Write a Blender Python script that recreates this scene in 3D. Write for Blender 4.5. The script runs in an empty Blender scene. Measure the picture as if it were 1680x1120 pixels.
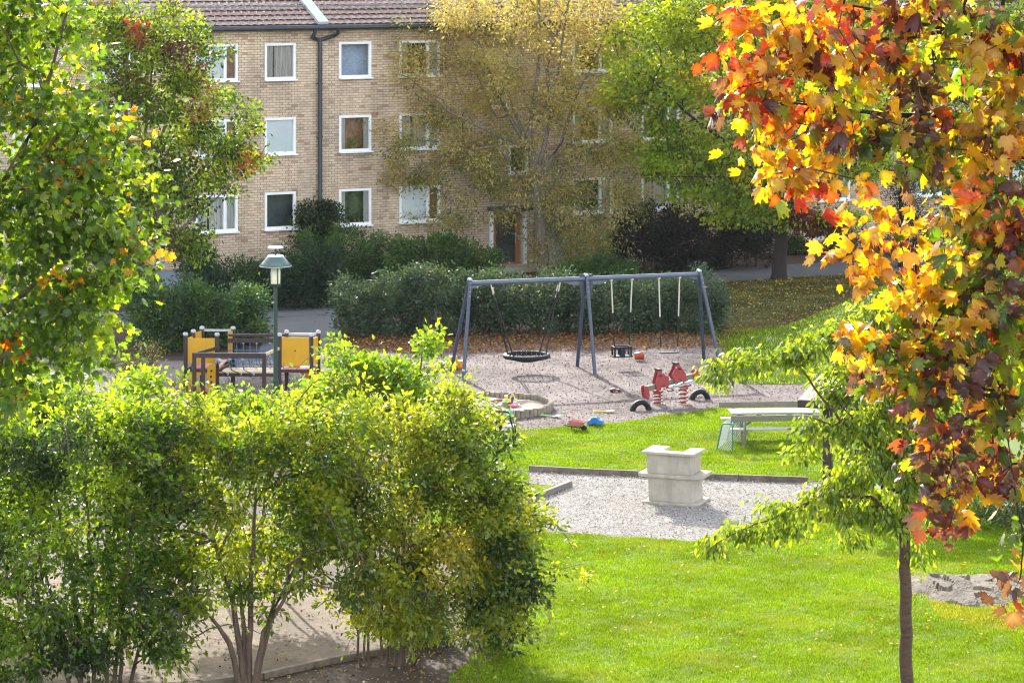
import bpy, bmesh, math, random
import numpy as np
from mathutils import Vector, Matrix
R = math.radians
SC = bpy.context.scene
COL = SC.collection
# ------------------------------------------------------------------ survey of the place
F, H, YH, CX = 4800.0, 12.5, -110.0, 840.0           # focal length in photo pixels, eye height (m), horizon row
TH = R(28.0)                                          # the house front is turned 28 degrees
FD = Vector((math.cos(TH), math.sin(TH), 0))          # along the house front
FN = Vector((math.sin(TH), -math.cos(TH), 0))         # out of the house front
P0 = Vector(((460-CX)/F*108.2, 108.2, 0))
SUN_EL, SUN_H = R(25.0), Vector((0.236, -0.972, 0)).normalized()

def sstep(a, b, x):
    t = min(1, max(0, (x-a)/(b-a))); return t*t*(3-2*t)
def ground_z(x, y):
    d = (Vector((x, y, 0))-P0).dot(FN)                # distance in front of the house
    return -0.45*sstep(17, 6, d)
def gp(x, y, z=None):
    """point of the ground seen at photo pixel x, y"""
    if z is not None:
        Y = F*(H-z)/(y-YH); return Vector(((x-CX)/F*Y, Y, z))
    z = 0
    for _ in range(6):
        Y = F*(H-z)/(y-YH); X = (x-CX)/F*Y; z = ground_z(X, Y)
    return Vector((X, Y, z))
def atY(x, y, Y):
    return Vector(((x-CX)/F*Y, Y, H-(y-YH)*Y/F))
def fac(x):
    """distance along the house front for photo column x, and its depth"""
    k = (x-CX)/F
    u = (k*P0.y-P0.x)/(FD.x-k*FD.y)
    return u, P0.y+u*FD.y
def facz(x, y):
    return H-(y-YH)*fac(x)[1]/F

# ------------------------------------------------------------------ object helpers
ORG = {}
def tag(o, label=None, cat=None, group=None, kind=None):
    if label: o['label'] = label
    if cat: o['category'] = cat
    if group: o['group'] = group
    if kind: o['kind'] = kind
    return o
def thing(name, label, cat, loc, group=None):
    o = bpy.data.objects.new(name, None); COL.objects.link(o)
    o.empty_display_size = 0.2
    o.location = loc; ORG[o.name] = Vector(loc)
    return tag(o, label, cat, group)
def link(name, me, mat, parent=None, origin=None):
    o = bpy.data.objects.new(name, me); COL.objects.link(o)
    if mat is not None: me.materials.append(mat)
    if parent is not None:
        o.parent = parent; org = ORG[parent.name]
        ORG[o.name] = org
    else:
        org = Vector(origin) if origin is not None else Vector((0, 0, 0))
        o.location = org; ORG[o.name] = org
    if org.length > 0:
        n = len(me.vertices); a = np.empty(n*3, dtype=np.float32)
        me.vertices.foreach_get('co', a)
        a = (a.reshape(-1, 3)-np.array(org, dtype=np.float32)).ravel()
        me.vertices.foreach_set('co', a); me.update()
    return o

class MB:
    """collects boxes, tubes, lathes and prisms (world coordinates) into one mesh"""
    def __init__(s): s.v = []; s.f = []; s.sm = []
    def add(s, vs, fs, smooth=False):
        b = len(s.v); s.v += [tuple(v) for v in vs]
        s.f += [tuple(b+i for i in f) for f in fs]; s.sm += [smooth]*len(fs); return s
    def box(s, c, size, rz=0, m=None):
        hx, hy, hz = size[0]/2, size[1]/2, size[2]/2
        M = Matrix.Rotation(rz, 4, 'Z') if m is None else m
        vs = [Vector(c)+(M @ Vector((x, y, z))) for z in (-hz, hz) for x, y in ((-hx, -hy), (hx, -hy), (hx, hy), (-hx, hy))]
        return s.add(vs, [(3, 2, 1, 0), (4, 5, 6, 7), (0, 1, 5, 4), (1, 2, 6, 5), (2, 3, 7, 6), (3, 0, 4, 7)])
    def beam(s, a, b, w, h, up=Vector((0, 0, 1))):
        a, b = Vector(a), Vector(b); d = (b-a); L = d.length; d.normalize()
        sd = d.cross(up)
        if sd.length < 1e-4: sd = d.cross(Vector((0, 1, 0)))
        sd.normalize(); u = sd.cross(d)
        M = Matrix((sd, d, u)).transposed().to_4x4()
        return s.box((a+b)/2, (w, L, h), m=M)
    def tube(s, pts, r, k=8, closed=False, caps=True):
        pts = [Vector(p) for p in pts]; n = len(pts)
        rr = r if isinstance(r, (list, tuple)) else [r]*n
        vs = []; ref = None
        for i, p in enumerate(pts):
            if closed: d = pts[(i+1) % n]-pts[i-1]
            else: d = pts[min(i+1, n-1)]-pts[max(i-1, 0)]
            d.normalize()
            if ref is None:
                ref = Vector((0, 0, 1)) if abs(d.z) < 0.9 else Vector((1, 0, 0))
            a = d.cross(ref); a.normalize(); b = a.cross(d); b.normalize(); ref = b
            for j in range(k):
                t = 2*math.pi*j/k
                vs.append(p+rr[i]*(math.cos(t)*a+math.sin(t)*b))
        fs = []
        for i in range(n if closed else n-1):
            i2 = (i+1) % n
            for j in range(k):
                j2 = (j+1) % k
                fs.append((i*k+j, i2*k+j, i2*k+j2, i*k+j2))
        s.add(vs, fs, True)
        if caps and not closed:
            s.add([vs[j] for j in range(k)], [tuple(range(k))])
            s.add([vs[(n-1)*k+j] for j in range(k)], [tuple(range(k-1, -1, -1))])
        return s
    def lathe(s, c, prof, k=20, smooth=True, m=None):
        vs = []; c = Vector(c)
        for r, z in prof:
            for j in range(k):
                t = 2*math.pi*j/k; p = Vector((r*math.cos(t), r*math.sin(t), z))
                vs.append(c+(m @ p if m is not None else p))
        fs = []
        for i in range(len(prof)-1):
            for j in range(k):
                j2 = (j+1) % k
                fs.append((i*k+j, i*k+j2, (i+1)*k+j2, (i+1)*k+j))
        s.add(vs, fs, smooth)
        if prof[0][0] > 1e-4: s.add(vs[:k], [tuple(range(k-1, -1, -1))])
        if prof[-1][0] > 1e-4: s.add(vs[-k:], [tuple(range(k))])
        return s
    def prism(s, poly, c, ax, ay, an, t):
        """polygon (2-D) laid in the plane ax, ay at c, thickness t along an"""
        n = len(poly); c = Vector(c)
        a = [c+p[0]*ax+p[1]*ay-an*t/2 for p in poly]; b = [q+an*t for q in a]
        fs = [tuple(range(n-1, -1, -1)), tuple(range(n, 2*n))]+[(i, (i+1) % n, n+(i+1) % n, n+i) for i in range(n)]
        return s.add(a+b, fs)
    def build(s, name, mat, parent=None, bevel=0, origin=None):
        me = bpy.data.meshes.new(name); me.from_pydata(s.v, [], s.f)
        me.polygons.foreach_set('use_smooth', s.sm); me.update()
        bm = bmesh.new(); bm.from_mesh(me); bmesh.ops.recalc_face_normals(bm, faces=bm.faces); bm.to_mesh(me); bm.free()
        o = link(name, me, mat, parent, origin)
        if bevel:
            md = o.modifiers.new('bevel', 'BEVEL'); md.width = bevel; md.segments = 2; md.limit_method = 'ANGLE'
        return o
def copy_tree(o, parent=None, off=None):
    c = o.copy(); COL.objects.link(c); c.parent = parent
    if off is not None: c.location = Vector(o.location)+Vector(off)
    ORG[c.name] = Vector(c.location)
    for ch in list(o.children): copy_tree(ch, c)
    return c

# ------------------------------------------------------------------ materials
def new_mat(name):
    m = bpy.data.materials.new(name); m.use_nodes = True
    nt = m.node_tree; nt.nodes.clear()
    out = nt.nodes.new('ShaderNodeOutputMaterial')
    return m, nt, out
def N(nt, t, **kw):
    n = nt.nodes.new(t)
    for k, v in kw.items():
        if k in n.inputs: n.inputs[k].default_value = v
        else: setattr(n, k, v)
    return n
def ramp(nt, fac, stops):
    r = nt.nodes.new('ShaderNodeValToRGB'); e = r.color_ramp.elements
    while len(e) < len(stops): e.new(0.5)
    for i, (p, c) in enumerate(stops):
        e[i].position = p; e[i].color = (c[0], c[1], c[2], 1)
    nt.links.new(fac, r.inputs[0]); return r.outputs[0]
def coords(nt, scale=(1, 1, 1), kind='Object'):
    tc = nt.nodes.new('ShaderNodeTexCoord'); mp = nt.nodes.new('ShaderNodeMapping')
    mp.inputs['Scale'].default_value = scale
    nt.links.new(tc.outputs[kind], mp.inputs[0]); return mp.outputs[0]
def simple(name, c, rough=0.6, var=0.25, scale=6.0, bump=0.15, metal=0.0, spec=0.5, stretch=(1, 1, 1), c2=None, coat=0.0):
    """paint, wood, stone: a base colour broken by two sizes of noise, with a fine bump"""
    m, nt, out = new_mat(name)
    co = coords(nt, stretch)
    n1 = N(nt, 'ShaderNodeTexNoise', Scale=scale, Detail=6.0, Roughness=0.65); nt.links.new(co, n1.inputs['Vector'])
    lo = [x*(1-var) for x in c]; hi = c2 if c2 else [min(1, x*(1+var)) for x in c]
    col = ramp(nt, n1.outputs['Fac'], [(0.3, lo), (0.7, hi)])
    b = N(nt, 'ShaderNodeBsdfPrincipled', Roughness=rough, Metallic=metal)
    b.inputs['Specular IOR Level'].default_value = spec
    b.inputs['Coat Weight'].default_value = coat
    nt.links.new(col, b.inputs['Base Color'])
    if bump:
        n2 = N(nt, 'ShaderNodeTexNoise', Scale=scale*6, Detail=5.0); nt.links.new(co, n2.inputs['Vector'])
        bp = N(nt, 'ShaderNodeBump', Strength=bump, Distance=0.02); nt.links.new(n2.outputs['Fac'], bp.inputs['Height'])
        nt.links.new(bp.outputs[0], b.inputs['Normal'])
    nt.links.new(b.outputs[0], out.inputs[0]); return m
def leaf_mat(name, trans=0.5, gain=(1.5, 1.45, 0.8), rough=0.42, spec=0.5, refl=1.0, grey=(0, 0, 0)):
    """thin leaf: the leaf's own colour in reflection, a warmer one in light that passes through"""
    m, nt, out = new_mat(name)
    at = N(nt, 'ShaderNodeAttribute', attribute_name='leafcol')
    b = N(nt, 'ShaderNodeBsdfPrincipled', Roughness=rough); b.inputs['Specular IOR Level'].default_value = spec
    rm = N(nt, 'ShaderNodeVectorMath', operation='MULTIPLY_ADD'); rm.inputs[1].default_value = (refl,)*3; rm.inputs[2].default_value = grey
    nt.links.new(at.outputs['Color'], rm.inputs[0]); nt.links.new(rm.outputs[0], b.inputs['Base Color'])
    mx = N(nt, 'ShaderNodeVectorMath', operation='MULTIPLY'); mx.inputs[1].default_value = gain
    nt.links.new(at.outputs['Color'], mx.inputs[0])
    t = N(nt, 'ShaderNodeBsdfTranslucent'); nt.links.new(mx.outputs[0], t.inputs[0])
    ms = N(nt, 'ShaderNodeMixShader', Fac=trans)
    nt.links.new(b.outputs[0], ms.inputs[1]); nt.links.new(t.outputs[0], ms.inputs[2])
    nt.links.new(ms.outputs[0], out.inputs[0]); return m
def ground_mat(name, stops, s1=1.2, s2=40.0, rough=0.9, bump=0.6, dist=0.02, speck=None, mixs=0.5, spec=0.25):
    """soil, gravel, asphalt: broad blotches plus grain, optional bright specks"""
    m, nt, out = new_mat(name)
    co = coords(nt)
    a = N(nt, 'ShaderNodeTexNoise', Scale=s1, Detail=5.0, Roughness=0.6); nt.links.new(co, a.inputs['Vector'])
    g = N(nt, 'ShaderNodeTexNoise', Scale=s2, Detail=4.0, Roughness=0.7); nt.links.new(co, g.inputs['Vector'])
    mm = N(nt, 'ShaderNodeMix'); mm.data_type = 'FLOAT'; mm.inputs[0].default_value = mixs
    nt.links.new(a.outputs['Fac'], mm.inputs[2]); nt.links.new(g.outputs['Fac'], mm.inputs[3])
    col = ramp(nt, mm.outputs[0], stops)
    if speck:
        v = N(nt, 'ShaderNodeTexVoronoi', Scale=speck[0]); nt.links.new(co, v.inputs['Vector'])
        cr = ramp(nt, v.outputs['Distance'], [(0.0, (1, 1, 1)), (speck[2], (0, 0, 0))])
        mc = N(nt, 'ShaderNodeMix'); mc.data_type = 'RGBA'
        nt.links.new(cr, mc.inputs[0]); nt.links.new(col, mc.inputs[6]); mc.inputs[7].default_value = (*speck[1], 1)
        col = mc.outputs[2]
    b = N(nt, 'ShaderNodeBsdfPrincipled', Roughness=rough); b.inputs['Specular IOR Level'].default_value = spec
    nt.links.new(col, b.inputs['Base Color'])
    bp = N(nt, 'ShaderNodeBump', Strength=bump, Distance=dist); nt.links.new(mm.outputs[0], bp.inputs['Height'])
    nt.links.new(bp.outputs[0], b.inputs['Normal'])
    nt.links.new(b.outputs[0], out.inputs[0]); return m
def brick_mat():
    m, nt, out = new_mat('yellow_brick')
    tc = nt.nodes.new('ShaderNodeTexCoord'); sp = nt.nodes.new('ShaderNodeSeparateXYZ'); cb = nt.nodes.new('ShaderNodeCombineXYZ')
    nt.links.new(tc.outputs['Object'], sp.inputs[0])
    ad = N(nt, 'ShaderNodeVectorMath', operation='DOT_PRODUCT'); ad.inputs[1].default_value = FD+FN
    nt.links.new(tc.outputs['Object'], ad.inputs[0])
    nt.links.new(ad.outputs['Value'], cb.inputs['X']); nt.links.new(sp.outputs['Z'], cb.inputs['Y'])
    br = nt.nodes.new('ShaderNodeTexBrick')
    br.inputs['Scale'].default_value = 1.0; br.inputs['Brick Width'].default_value = 0.25; br.inputs['Row Height'].default_value = 0.094
    br.inputs['Mortar Size'].default_value = 0.011; br.inputs['Mortar Smooth'].default_value = 0.3
    br.inputs['Color1'].default_value = (0.70, 0.535, 0.375, 1); br.inputs['Color2'].default_value = (0.52, 0.375, 0.26, 1)
    br.inputs['Mortar'].default_value = (0.27, 0.21, 0.16, 1); br.inputs['Bias'].default_value = -0.3
    nt.links.new(cb.outputs[0], br.inputs['Vector'])
    # scattered redder bricks, and slow weathering
    w = nt.nodes.new('ShaderNodeTexWhiteNoise'); w.noise_dimensions = '2D'
    dv = N(nt, 'ShaderNodeVectorMath', operation='DIVIDE'); dv.inputs[1].default_value = (0.25, 0.094, 1)
    nt.links.new(cb.outputs[0], dv.inputs[0])
    fl = N(nt, 'ShaderNodeVectorMath', operation='FLOOR'); nt.links.new(dv.outputs[0], fl.inputs[0]); nt.links.new(fl.outputs[0], w.inputs['Vector'])
    k = ramp(nt, w.outputs['Value'], [(0.86, (0, 0, 0)), (0.95, (0.75, 0.75, 0.75))])
    mc = N(nt, 'ShaderNodeMix'); mc.data_type = 'RGBA'
    nt.links.new(k, mc.inputs[0]); nt.links.new(br.outputs['Color'], mc.inputs[6]); mc.inputs[7].default_value = (0.37, 0.215, 0.145, 1)
    n = N(nt, 'ShaderNodeTexNoise', Scale=0.5, Detail=5.0); nt.links.new(tc.outputs['Object'], n.inputs['Vector'])
    nr = ramp(nt, n.outputs['Fac'], [(0.3, (0.74, 0.74, 0.76)), (0.7, (1.1, 1.08, 1.05))])
    mu = N(nt, 'ShaderNodeMix'); mu.data_type = 'RGBA'; mu.blend_type = 'MULTIPLY'; mu.inputs[0].default_value = 1
    nt.links.new(mc.outputs[2], mu.inputs[6]); nt.links.new(nr, mu.inputs[7])
    sn = N(nt, 'ShaderNodeTexNoise', Scale=1.0, Detail=6.0, Roughness=0.7); nt.links.new(coords(nt, (1.6, 1.6, .22)), sn.inputs['Vector'])
    sr = ramp(nt, sn.outputs['Fac'], [(0.40, (0.66, 0.65, 0.64)), (0.55, (1.03, 1.02, 1.01))]); m2 = N(nt, 'ShaderNodeMix'); m2.data_type = 'RGBA'; m2.blend_type = 'MULTIPLY'; m2.inputs[0].default_value = .55
    nt.links.new(mu.outputs[2], m2.inputs[6]); nt.links.new(sr, m2.inputs[7]); mu = m2
    b = N(nt, 'ShaderNodeBsdfPrincipled', Roughness=0.85); nt.links.new(mu.outputs[2], b.inputs['Base Color'])
    bp = N(nt, 'ShaderNodeBump', Strength=0.5, Distance=0.01); bp.invert = True
    nt.links.new(br.outputs['Fac'], bp.inputs['Height']); nt.links.new(bp.outputs[0], b.inputs['Normal'])
    nt.links.new(b.outputs[0], out.inputs[0]); return m
def glass_mat():
    m, nt, out = new_mat('window_glass')
    t = N(nt, 'ShaderNodeBsdfTransparent', Color=(0.92, 0.95, 0.96, 1)); g = N(nt, 'ShaderNodeBsdfGlossy', Roughness=0.02)
    lw = N(nt, 'ShaderNodeLayerWeight', Blend=0.35)
    mm = N(nt, 'ShaderNodeMapRange'); mm.inputs['To Min'].default_value = 0.16; mm.inputs['To Max'].default_value = 1.0
    nt.links.new(lw.outputs['Fresnel'], mm.inputs['Value'])
    n = N(nt, 'ShaderNodeTexNoise', Scale=1.2, Detail=1.0); bp = N(nt, 'ShaderNodeBump', Strength=0.08, Distance=0.05)
    nt.links.new(coords(nt), n.inputs['Vector']); nt.links.new(n.outputs['Fac'], bp.inputs['Height']); nt.links.new(bp.outputs[0], g.inputs['Normal'])
    s = N(nt, 'ShaderNodeMixShader'); nt.links.new(mm.outputs[0], s.inputs[0]); nt.links.new(t.outputs[0], s.inputs[1]); nt.links.new(g.outputs[0], s.inputs[2])
    nt.links.new(s.outputs[0], out.inputs[0]); return m

M = {}
M['brick'] = brick_mat(); M['glass'] = glass_mat()
M['white'] = simple('white_window_paint', (0.8, 0.8, 0.8), 0.45, 0.06, 3, 0.03)
M['blind'] = simple('white_blind', (0.88, 0.9, 0.92), 0.7, 0.04, 2, 0)
M['curtain'] = simple('grey_curtain', (0.52, 0.49, 0.44), 0.9, 0.35, 3, 0.1, stretch=(6, 6, 0.3))
M['curtain_and_reflection'] = simple('brown_curtain_and_reflection', (0.36, 0.17, 0.08), 0.9, 0.5, 3, 0.1, stretch=(3, 3, 2))  # curtain cloth; behind one pane its colour stands for a reflected orange tree
M['sky_reflection'] = simple('painted_sky_reflection', (0.36, 0.46, 0.62), 0.8, 0.3, 1.5, 0)  # board behind a pane, painted as the sky reflected in the glass
M['sheer'] = simple('pale_curtain', (0.55, 0.53, 0.49), 0.9, 0.15, 4, 0)
M['clay_pot'] = simple('clay_pot', (0.34, 0.15, 0.09), 0.8, 0.15, 6, 0)
M['potgreen'] = simple('pot_plant_green', (0.06, 0.13, 0.03), 0.6, 0.3, 8, 0)
M['slate'] = simple('slate_blind', (0.09, 0.115, 0.14), 0.8, 0.2, 1.5, 0)
M['dim'] = simple('dim_room', (0.06, 0.065, 0.07), 0.9, 0.6, 1.2, 0)
M['lawn_reflection'] = simple('painted_lawn_reflection', (0.10, 0.16, 0.08), 0.9, 0.8, 3, 0)  # green backdrop painted as the lawn mirrored in one window
M['tile'] = simple('clay_roof_tile', (0.20, 0.115, 0.09), 0.5, 0.5, 5, 0.25, c2=(0.33, 0.205, 0.165))
M['dark_metal'] = simple('dark_gutter_metal', (0.035, 0.045, 0.055), 0.45, 0.2, 4, 0.03)
M['galv'] = simple('galvanised_sheet', (0.42, 0.44, 0.46), 0.4, 0.1, 4, 0.03)
M['roof_metal'] = simple('dull_roof_metal', (0.2, 0.19, 0.185), 0.6, 0.2, 4, 0.03)
M['grey_door'] = simple('grey_blue_door_paint', (0.22, 0.26, 0.31), 0.5, 0.06, 2, 0.02)
M['wood_door'] = simple('varnished_door_wood', (0.33, 0.13, 0.05), 0.4, 0.3, 6, 0.05, stretch=(8, 8, 0.6))
M['concrete'] = simple('pale_concrete', (0.40, 0.345, 0.285), 0.85, 0.16, 2.5, 0.25)
def streaked(m):
    nt = m.node_tree; b = next(n for n in nt.nodes if n.type == 'BSDF_PRINCIPLED'); src = b.inputs['Base Color'].links[0].from_socket
    a = N(nt, 'ShaderNodeTexNoise', Scale=1.0, Detail=5.0, Roughness=0.7); nt.links.new(coords(nt, (5, 5, 1.1)), a.inputs['Vector'])
    r_ = ramp(nt, a.outputs['Fac'], [(0.38, (.80, .78, .74)), (0.6, (1.05, 1.04, 1.03))]); x = N(nt, 'ShaderNodeMix'); x.data_type = 'RGBA'; x.blend_type = 'MULTIPLY'; x.inputs[0].default_value = .6
    nt.links.new(src, x.inputs[6]); nt.links.new(r_, x.inputs[7]); nt.links.new(x.outputs[2], b.inputs['Base Color'])
streaked(M['concrete'])
M['swing_metal'] = simple('blue_grey_powder_coat', (0.035, 0.046, 0.075), 0.35, 0.15, 6, 0.03)
M['beam_metal'] = simple('galvanised_beam', (0.10, 0.12, 0.16), 0.36, 0.12, 8, 0.03, metal=0.3)
M['rubber'] = simple('black_rubber', (0.011, 0.011, 0.012), 0.65, 0.3, 10, 0.1, spec=0.3)
M['rope'] = simple('cream_sleeve', (0.45, 0.43, 0.34), 0.6, 0.12, 20, 0.05)
M['red'] = simple('faded_red_board', (0.30, 0.028, 0.033), 0.45, 0.2, 4, 0.05)
M['spring'] = simple('red_spring_paint', (0.28, 0.05, 0.035), 0.45, 0.25, 8, 0.05)
M['old_wood'] = simple('weathered_wood', (0.17, 0.15, 0.12), 0.8, 0.3, 5, 0.2, stretch=(1, 8, 8))
M['table_wood'] = simple('sun_bleached_wood', (0.36, 0.33, 0.28), 0.75, 0.22, 5, 0.2, stretch=(1, 8, 8))
M['brown_wood'] = simple('brown_stained_wood', (0.038, 0.020, 0.015), 0.6, 0.3, 6, 0.15, stretch=(6, 6, 1))
M['edging'] = simple('dark_edging_timber', (0.16, 0.125, 0.09), 0.9, 0.4, 5, 0.3)
M['stump'] = simple('log_palisade', (0.22, 0.175, 0.125), 0.9, 0.35, 8, 0.3)
M['yellow'] = simple('yellow_play_panel', (0.56, 0.29, 0.006), 0.4, 0.08, 3, 0.02)
M['slide'] = simple('orange_slide_plastic', (0.5, 0.17, 0.005), 0.32, 0.06, 3, 0.01)
M['pink_deck'] = simple('faded_red_deck', (0.5, 0.22, 0.2), 0.6, 0.15, 5, 0.05)
M['tan_deck'] = simple('tan_deck', (0.55, 0.42, 0.24), 0.6, 0.15, 5, 0.05)
M['cap'] = simple('grey_post_cap', (0.36, 0.37, 0.39), 0.4, 0.08, 5, 0.02)
M['blue'] = simple('blue_plastic', (0.02, 0.17, 0.42), 0.35, 0.12, 8, 0.02)
M['net_blue'] = simple('blue_rope', (0.05, 0.15, 0.30), 0.7, 0.2, 20, 0.05)
M['turq'] = simple('turquoise_plastic', (0.08, 0.40, 0.45), 0.35, 0.1, 8, 0.02)
M['pinktoy'] = simple('pink_plastic', (0.62, 0.12, 0.24), 0.4, 0.1, 8, 0.02)
M['rose'] = simple('faded_rose_plastic', (0.50, 0.18, 0.16), 0.45, 0.15, 8, 0.03)
M['greentoy'] = simple('green_plastic', (0.16, 0.38, 0.12), 0.4, 0.1, 8, 0.02)
M['yellowtoy'] = simple('yellow_plastic', (0.75, 0.45, 0.02), 0.4, 0.1, 8, 0.02)
M['redtoy'] = simple('dark_red_plastic', (0.22, 0.03, 0.04), 0.45, 0.2, 8, 0.03)
M['orangetoy'] = simple('orange_plastic', (0.36, 0.05, 0.01), 0.35, 0.15, 8, 0.02)
M['green_metal'] = simple('dark_green_enamel', (0.018, 0.05, 0.035), 0.38, 0.2, 5, 0.02)
M['shade_green'] = simple('green_lamp_shade', (0.07, 0.12, 0.11), 0.3, 0.12, 5, 0.02)
M['shade_rim'] = simple('pale_lamp_rim', (0.78, 0.8, 0.78), 0.35, 0.04, 5, 0.01)
M['lamp_glass'] = simple('milky_lamp_glass', (0.66, 0.62, 0.42), 0.25, 0.06, 3, 0.01)
M['goal'] = simple('green_goal_tube', (0.02, 0.16, 0.12), 0.4, 0.15, 5, 0.02)
M['net'] = simple('white_net_cord', (0.55, 0.56, 0.54), 0.8, 0.1, 10, 0.02)
M['felt'] = simple('grey_roof_felt', (0.25, 0.235, 0.24), 0.85, 0.25, 6, 0.3)
M['rock'] = simple('grey_bedrock', (0.085, 0.062, 0.04), 0.9, 0.5, 3.0, 0.8, c2=(0.19, 0.145, 0.095))
M['bark'] = simple('brown_bark', (0.105, 0.068, 0.045), 0.9, 0.45, 5, 0.7, stretch=(3, 3, 0.6))
M['cherry_bark'] = simple('cherry_bark', (0.085, 0.043, 0.024), 0.7, 0.55, 7, 1.0, stretch=(1, 1, 4))
M['grey_bark'] = simple('grey_bark', (0.15, 0.125, 0.10), 0.9, 0.4, 5, 0.6, stretch=(3, 3, 0.7))
M['dark_bark'] = simple('dark_bark', (0.03, 0.021, 0.017), 0.9, 0.4, 5, 0.7, stretch=(3, 3, 0.7))
M['leaf'] = leaf_mat('leaf', 0.58, (1.8, 1.6, 0.6))
M['gloss_leaf'] = leaf_mat('glossy_leaf', 0.58, (1.8, 1.7, 0.55), rough=0.3, spec=0.7, refl=.85)
M['maple_leaf'] = leaf_mat('maple_leaf', 0.6, (2.1, 1.9, 0.6), rough=0.33, spec=0.6, refl=0.8)
M['red_maple_leaf'] = leaf_mat('red_maple_leaf', 0.62, (1.75, 1.7, 0.5), rough=0.32, spec=0.7, refl=0.5, grey=(.03, .02, .024))
M['pale_leaf'] = leaf_mat('pale_leaf', 0.52, (1.6, 1.45, .8))
M['dull_leaf'] = leaf_mat('dull_leaf', 0.35, rough=0.5, spec=0.35)
M['grass'] = leaf_mat('grass_blade', 0.55, (1.4, 1.4, 0.25), rough=0.65, spec=0.06)
M['litter'] = leaf_mat('dead_leaf', 0.25, (1.2, 1, 0.6), rough=0.7, spec=0.2)
M['soil'] = ground_mat('garden_soil', [(0.3, (0.03, 0.02, 0.014)), (0.55, (0.075, 0.05, 0.034)), (0.75, (0.13, 0.09, 0.06))], 0.8, 22, bump=0.8)
M['lawn'] = ground_mat('lawn_soil', [(0.3, (0.06, 0.10, 0.006)), (0.7, (0.12, 0.17, 0.01))], 0.7, 60, bump=0.5)
M['shade_lawn'] = ground_mat('thin_lawn', [(0.3, (0.07, 0.08, 0.03)), (0.55, (0.10, 0.10, 0.045)), (0.75, (0.16, 0.12, 0.07))], 0.9, 40, bump=0.5)
M['play_gravel'] = ground_mat('playground_gravel', [(0.36, (0.05, 0.036, 0.033)), (0.48, (0.135, 0.102, 0.094)), (0.66, (0.26, 0.21, 0.19))], 0.55, 11, bump=1.0, dist=0.06, speck=(7, (0.07, 0.05, 0.04), 0.14))
M['bbq_gravel'] = ground_mat('pale_gravel', [(0.36, (0.10, 0.09, 0.08)), (0.46, (0.24, 0.22, 0.20)), (0.60, (0.40, 0.37, 0.335))], 0.6, 12, bump=1.0, dist=0.06, mixs=0.8)
M['asphalt'] = ground_mat('old_asphalt', [(0.3, (0.085, 0.085, 0.09)), (0.7, (0.15, 0.148, 0.15))], 0.7, 60, bump=0.3, dist=0.01)
M['dirt'] = ground_mat('trodden_dirt', [(0.34, (0.065, 0.042, 0.024)), (0.5, (0.145, 0.10, 0.058)), (0.68, (0.235, 0.17, 0.105))], 0.9, 9, bump=0.8, dist=0.04, mixs=.4)
M['sand'] = ground_mat('sandpit_sand', [(0.3, (0.2, 0.165, 0.125)), (0.7, (0.33, 0.285, 0.225))], 1.5, 30, bump=0.8)

# ------------------------------------------------------------------ the ground
def grid_mesh(xs, ys, zf):
    nx, ny = len(xs), len(ys)
    vs = [(x, y, zf(x, y)) for y in ys for x in xs]
    fs = [(j*nx+i, j*nx+i+1, (j+1)*nx+i+1, (j+1)*nx+i) for j in range(ny-1) for i in range(nx-1)]
    return vs, fs
xs = [-560, -250, -120]+[-70+4*i for i in range(46)]+[160, 300, 560]
ys = [-460, -150, -40, 0, 20, 40, 55]+[60+2*i for i in range(56)]+[200, 260, 400, 620]
mb = MB(); mb.add(*grid_mesh(xs, ys, lambda x, y: ground_z(x, y) if -120 < x < 200 and 20 < y < 220 else (ground_z(x, y))))
tag(mb.build('ground', M['soil']), kind='structure')

def sheet(name, pix, mat, lift, sub=1.2, world=False):
    """a thin layer of another surface lying on the ground, outlined in survey pixels"""
    P = [p if world else gp(*p) for p in pix]
    bm = bmesh.new()
    vs = [bm.verts.new((p.x, p.y, 0)) for p in P]
    f = bm.faces.new(vs)
    bmesh.ops.triangulate(bm, faces=[f])
    x0, x1 = min(p.x for p in P), max(p.x for p in P); y0, y1 = min(p.y for p in P), max(p.y for p in P)
    if y1 > 88:                                       # cut up where the ground is not level
        for ax, a, b in ((0, x0, x1), (1, max(y0, 86), y1)):
            t = a+sub
            while t < b:
                co = (t, 0, 0) if ax == 0 else (0, t, 0); no = (1, 0, 0) if ax == 0 else (0, 1, 0)
                bmesh.ops.bisect_plane(bm, geom=bm.verts[:]+bm.edges[:]+bm.faces[:], plane_co=co, plane_no=no)
                t += sub*(2 if ax == 0 else 1)
    for v in bm.verts: v.co.z = ground_z(v.co.x, v.co.y)+lift
    bmesh.ops.recalc_face_normals(bm, faces=bm.faces)
    for f in bm.faces:
        if f.normal.z < 0: f.normal_flip()
    me = bpy.data.meshes.new(name); bm.to_mesh(me); bm.free()
    o = link(name, me, mat); tag(o, kind='structure'); return P
def edge_wobble(pix, amp, step, seed):
    """roughen a surveyed outline so that no border runs ruler-straight"""
    rng = random.Random(seed); out = []
    for (a, b) in zip(pix, pix[1:]+pix[:1]):
        n = max(1, int(math.hypot(b[0]-a[0], b[1]-a[1])/step))
        for i in range(n):
            t = i/n; out.append((a[0]+(b[0]-a[0])*t+rng.uniform(-amp, amp), a[1]+(b[1]-a[1])*t+rng.uniform(-amp, amp)*0.35))
    return out

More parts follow.
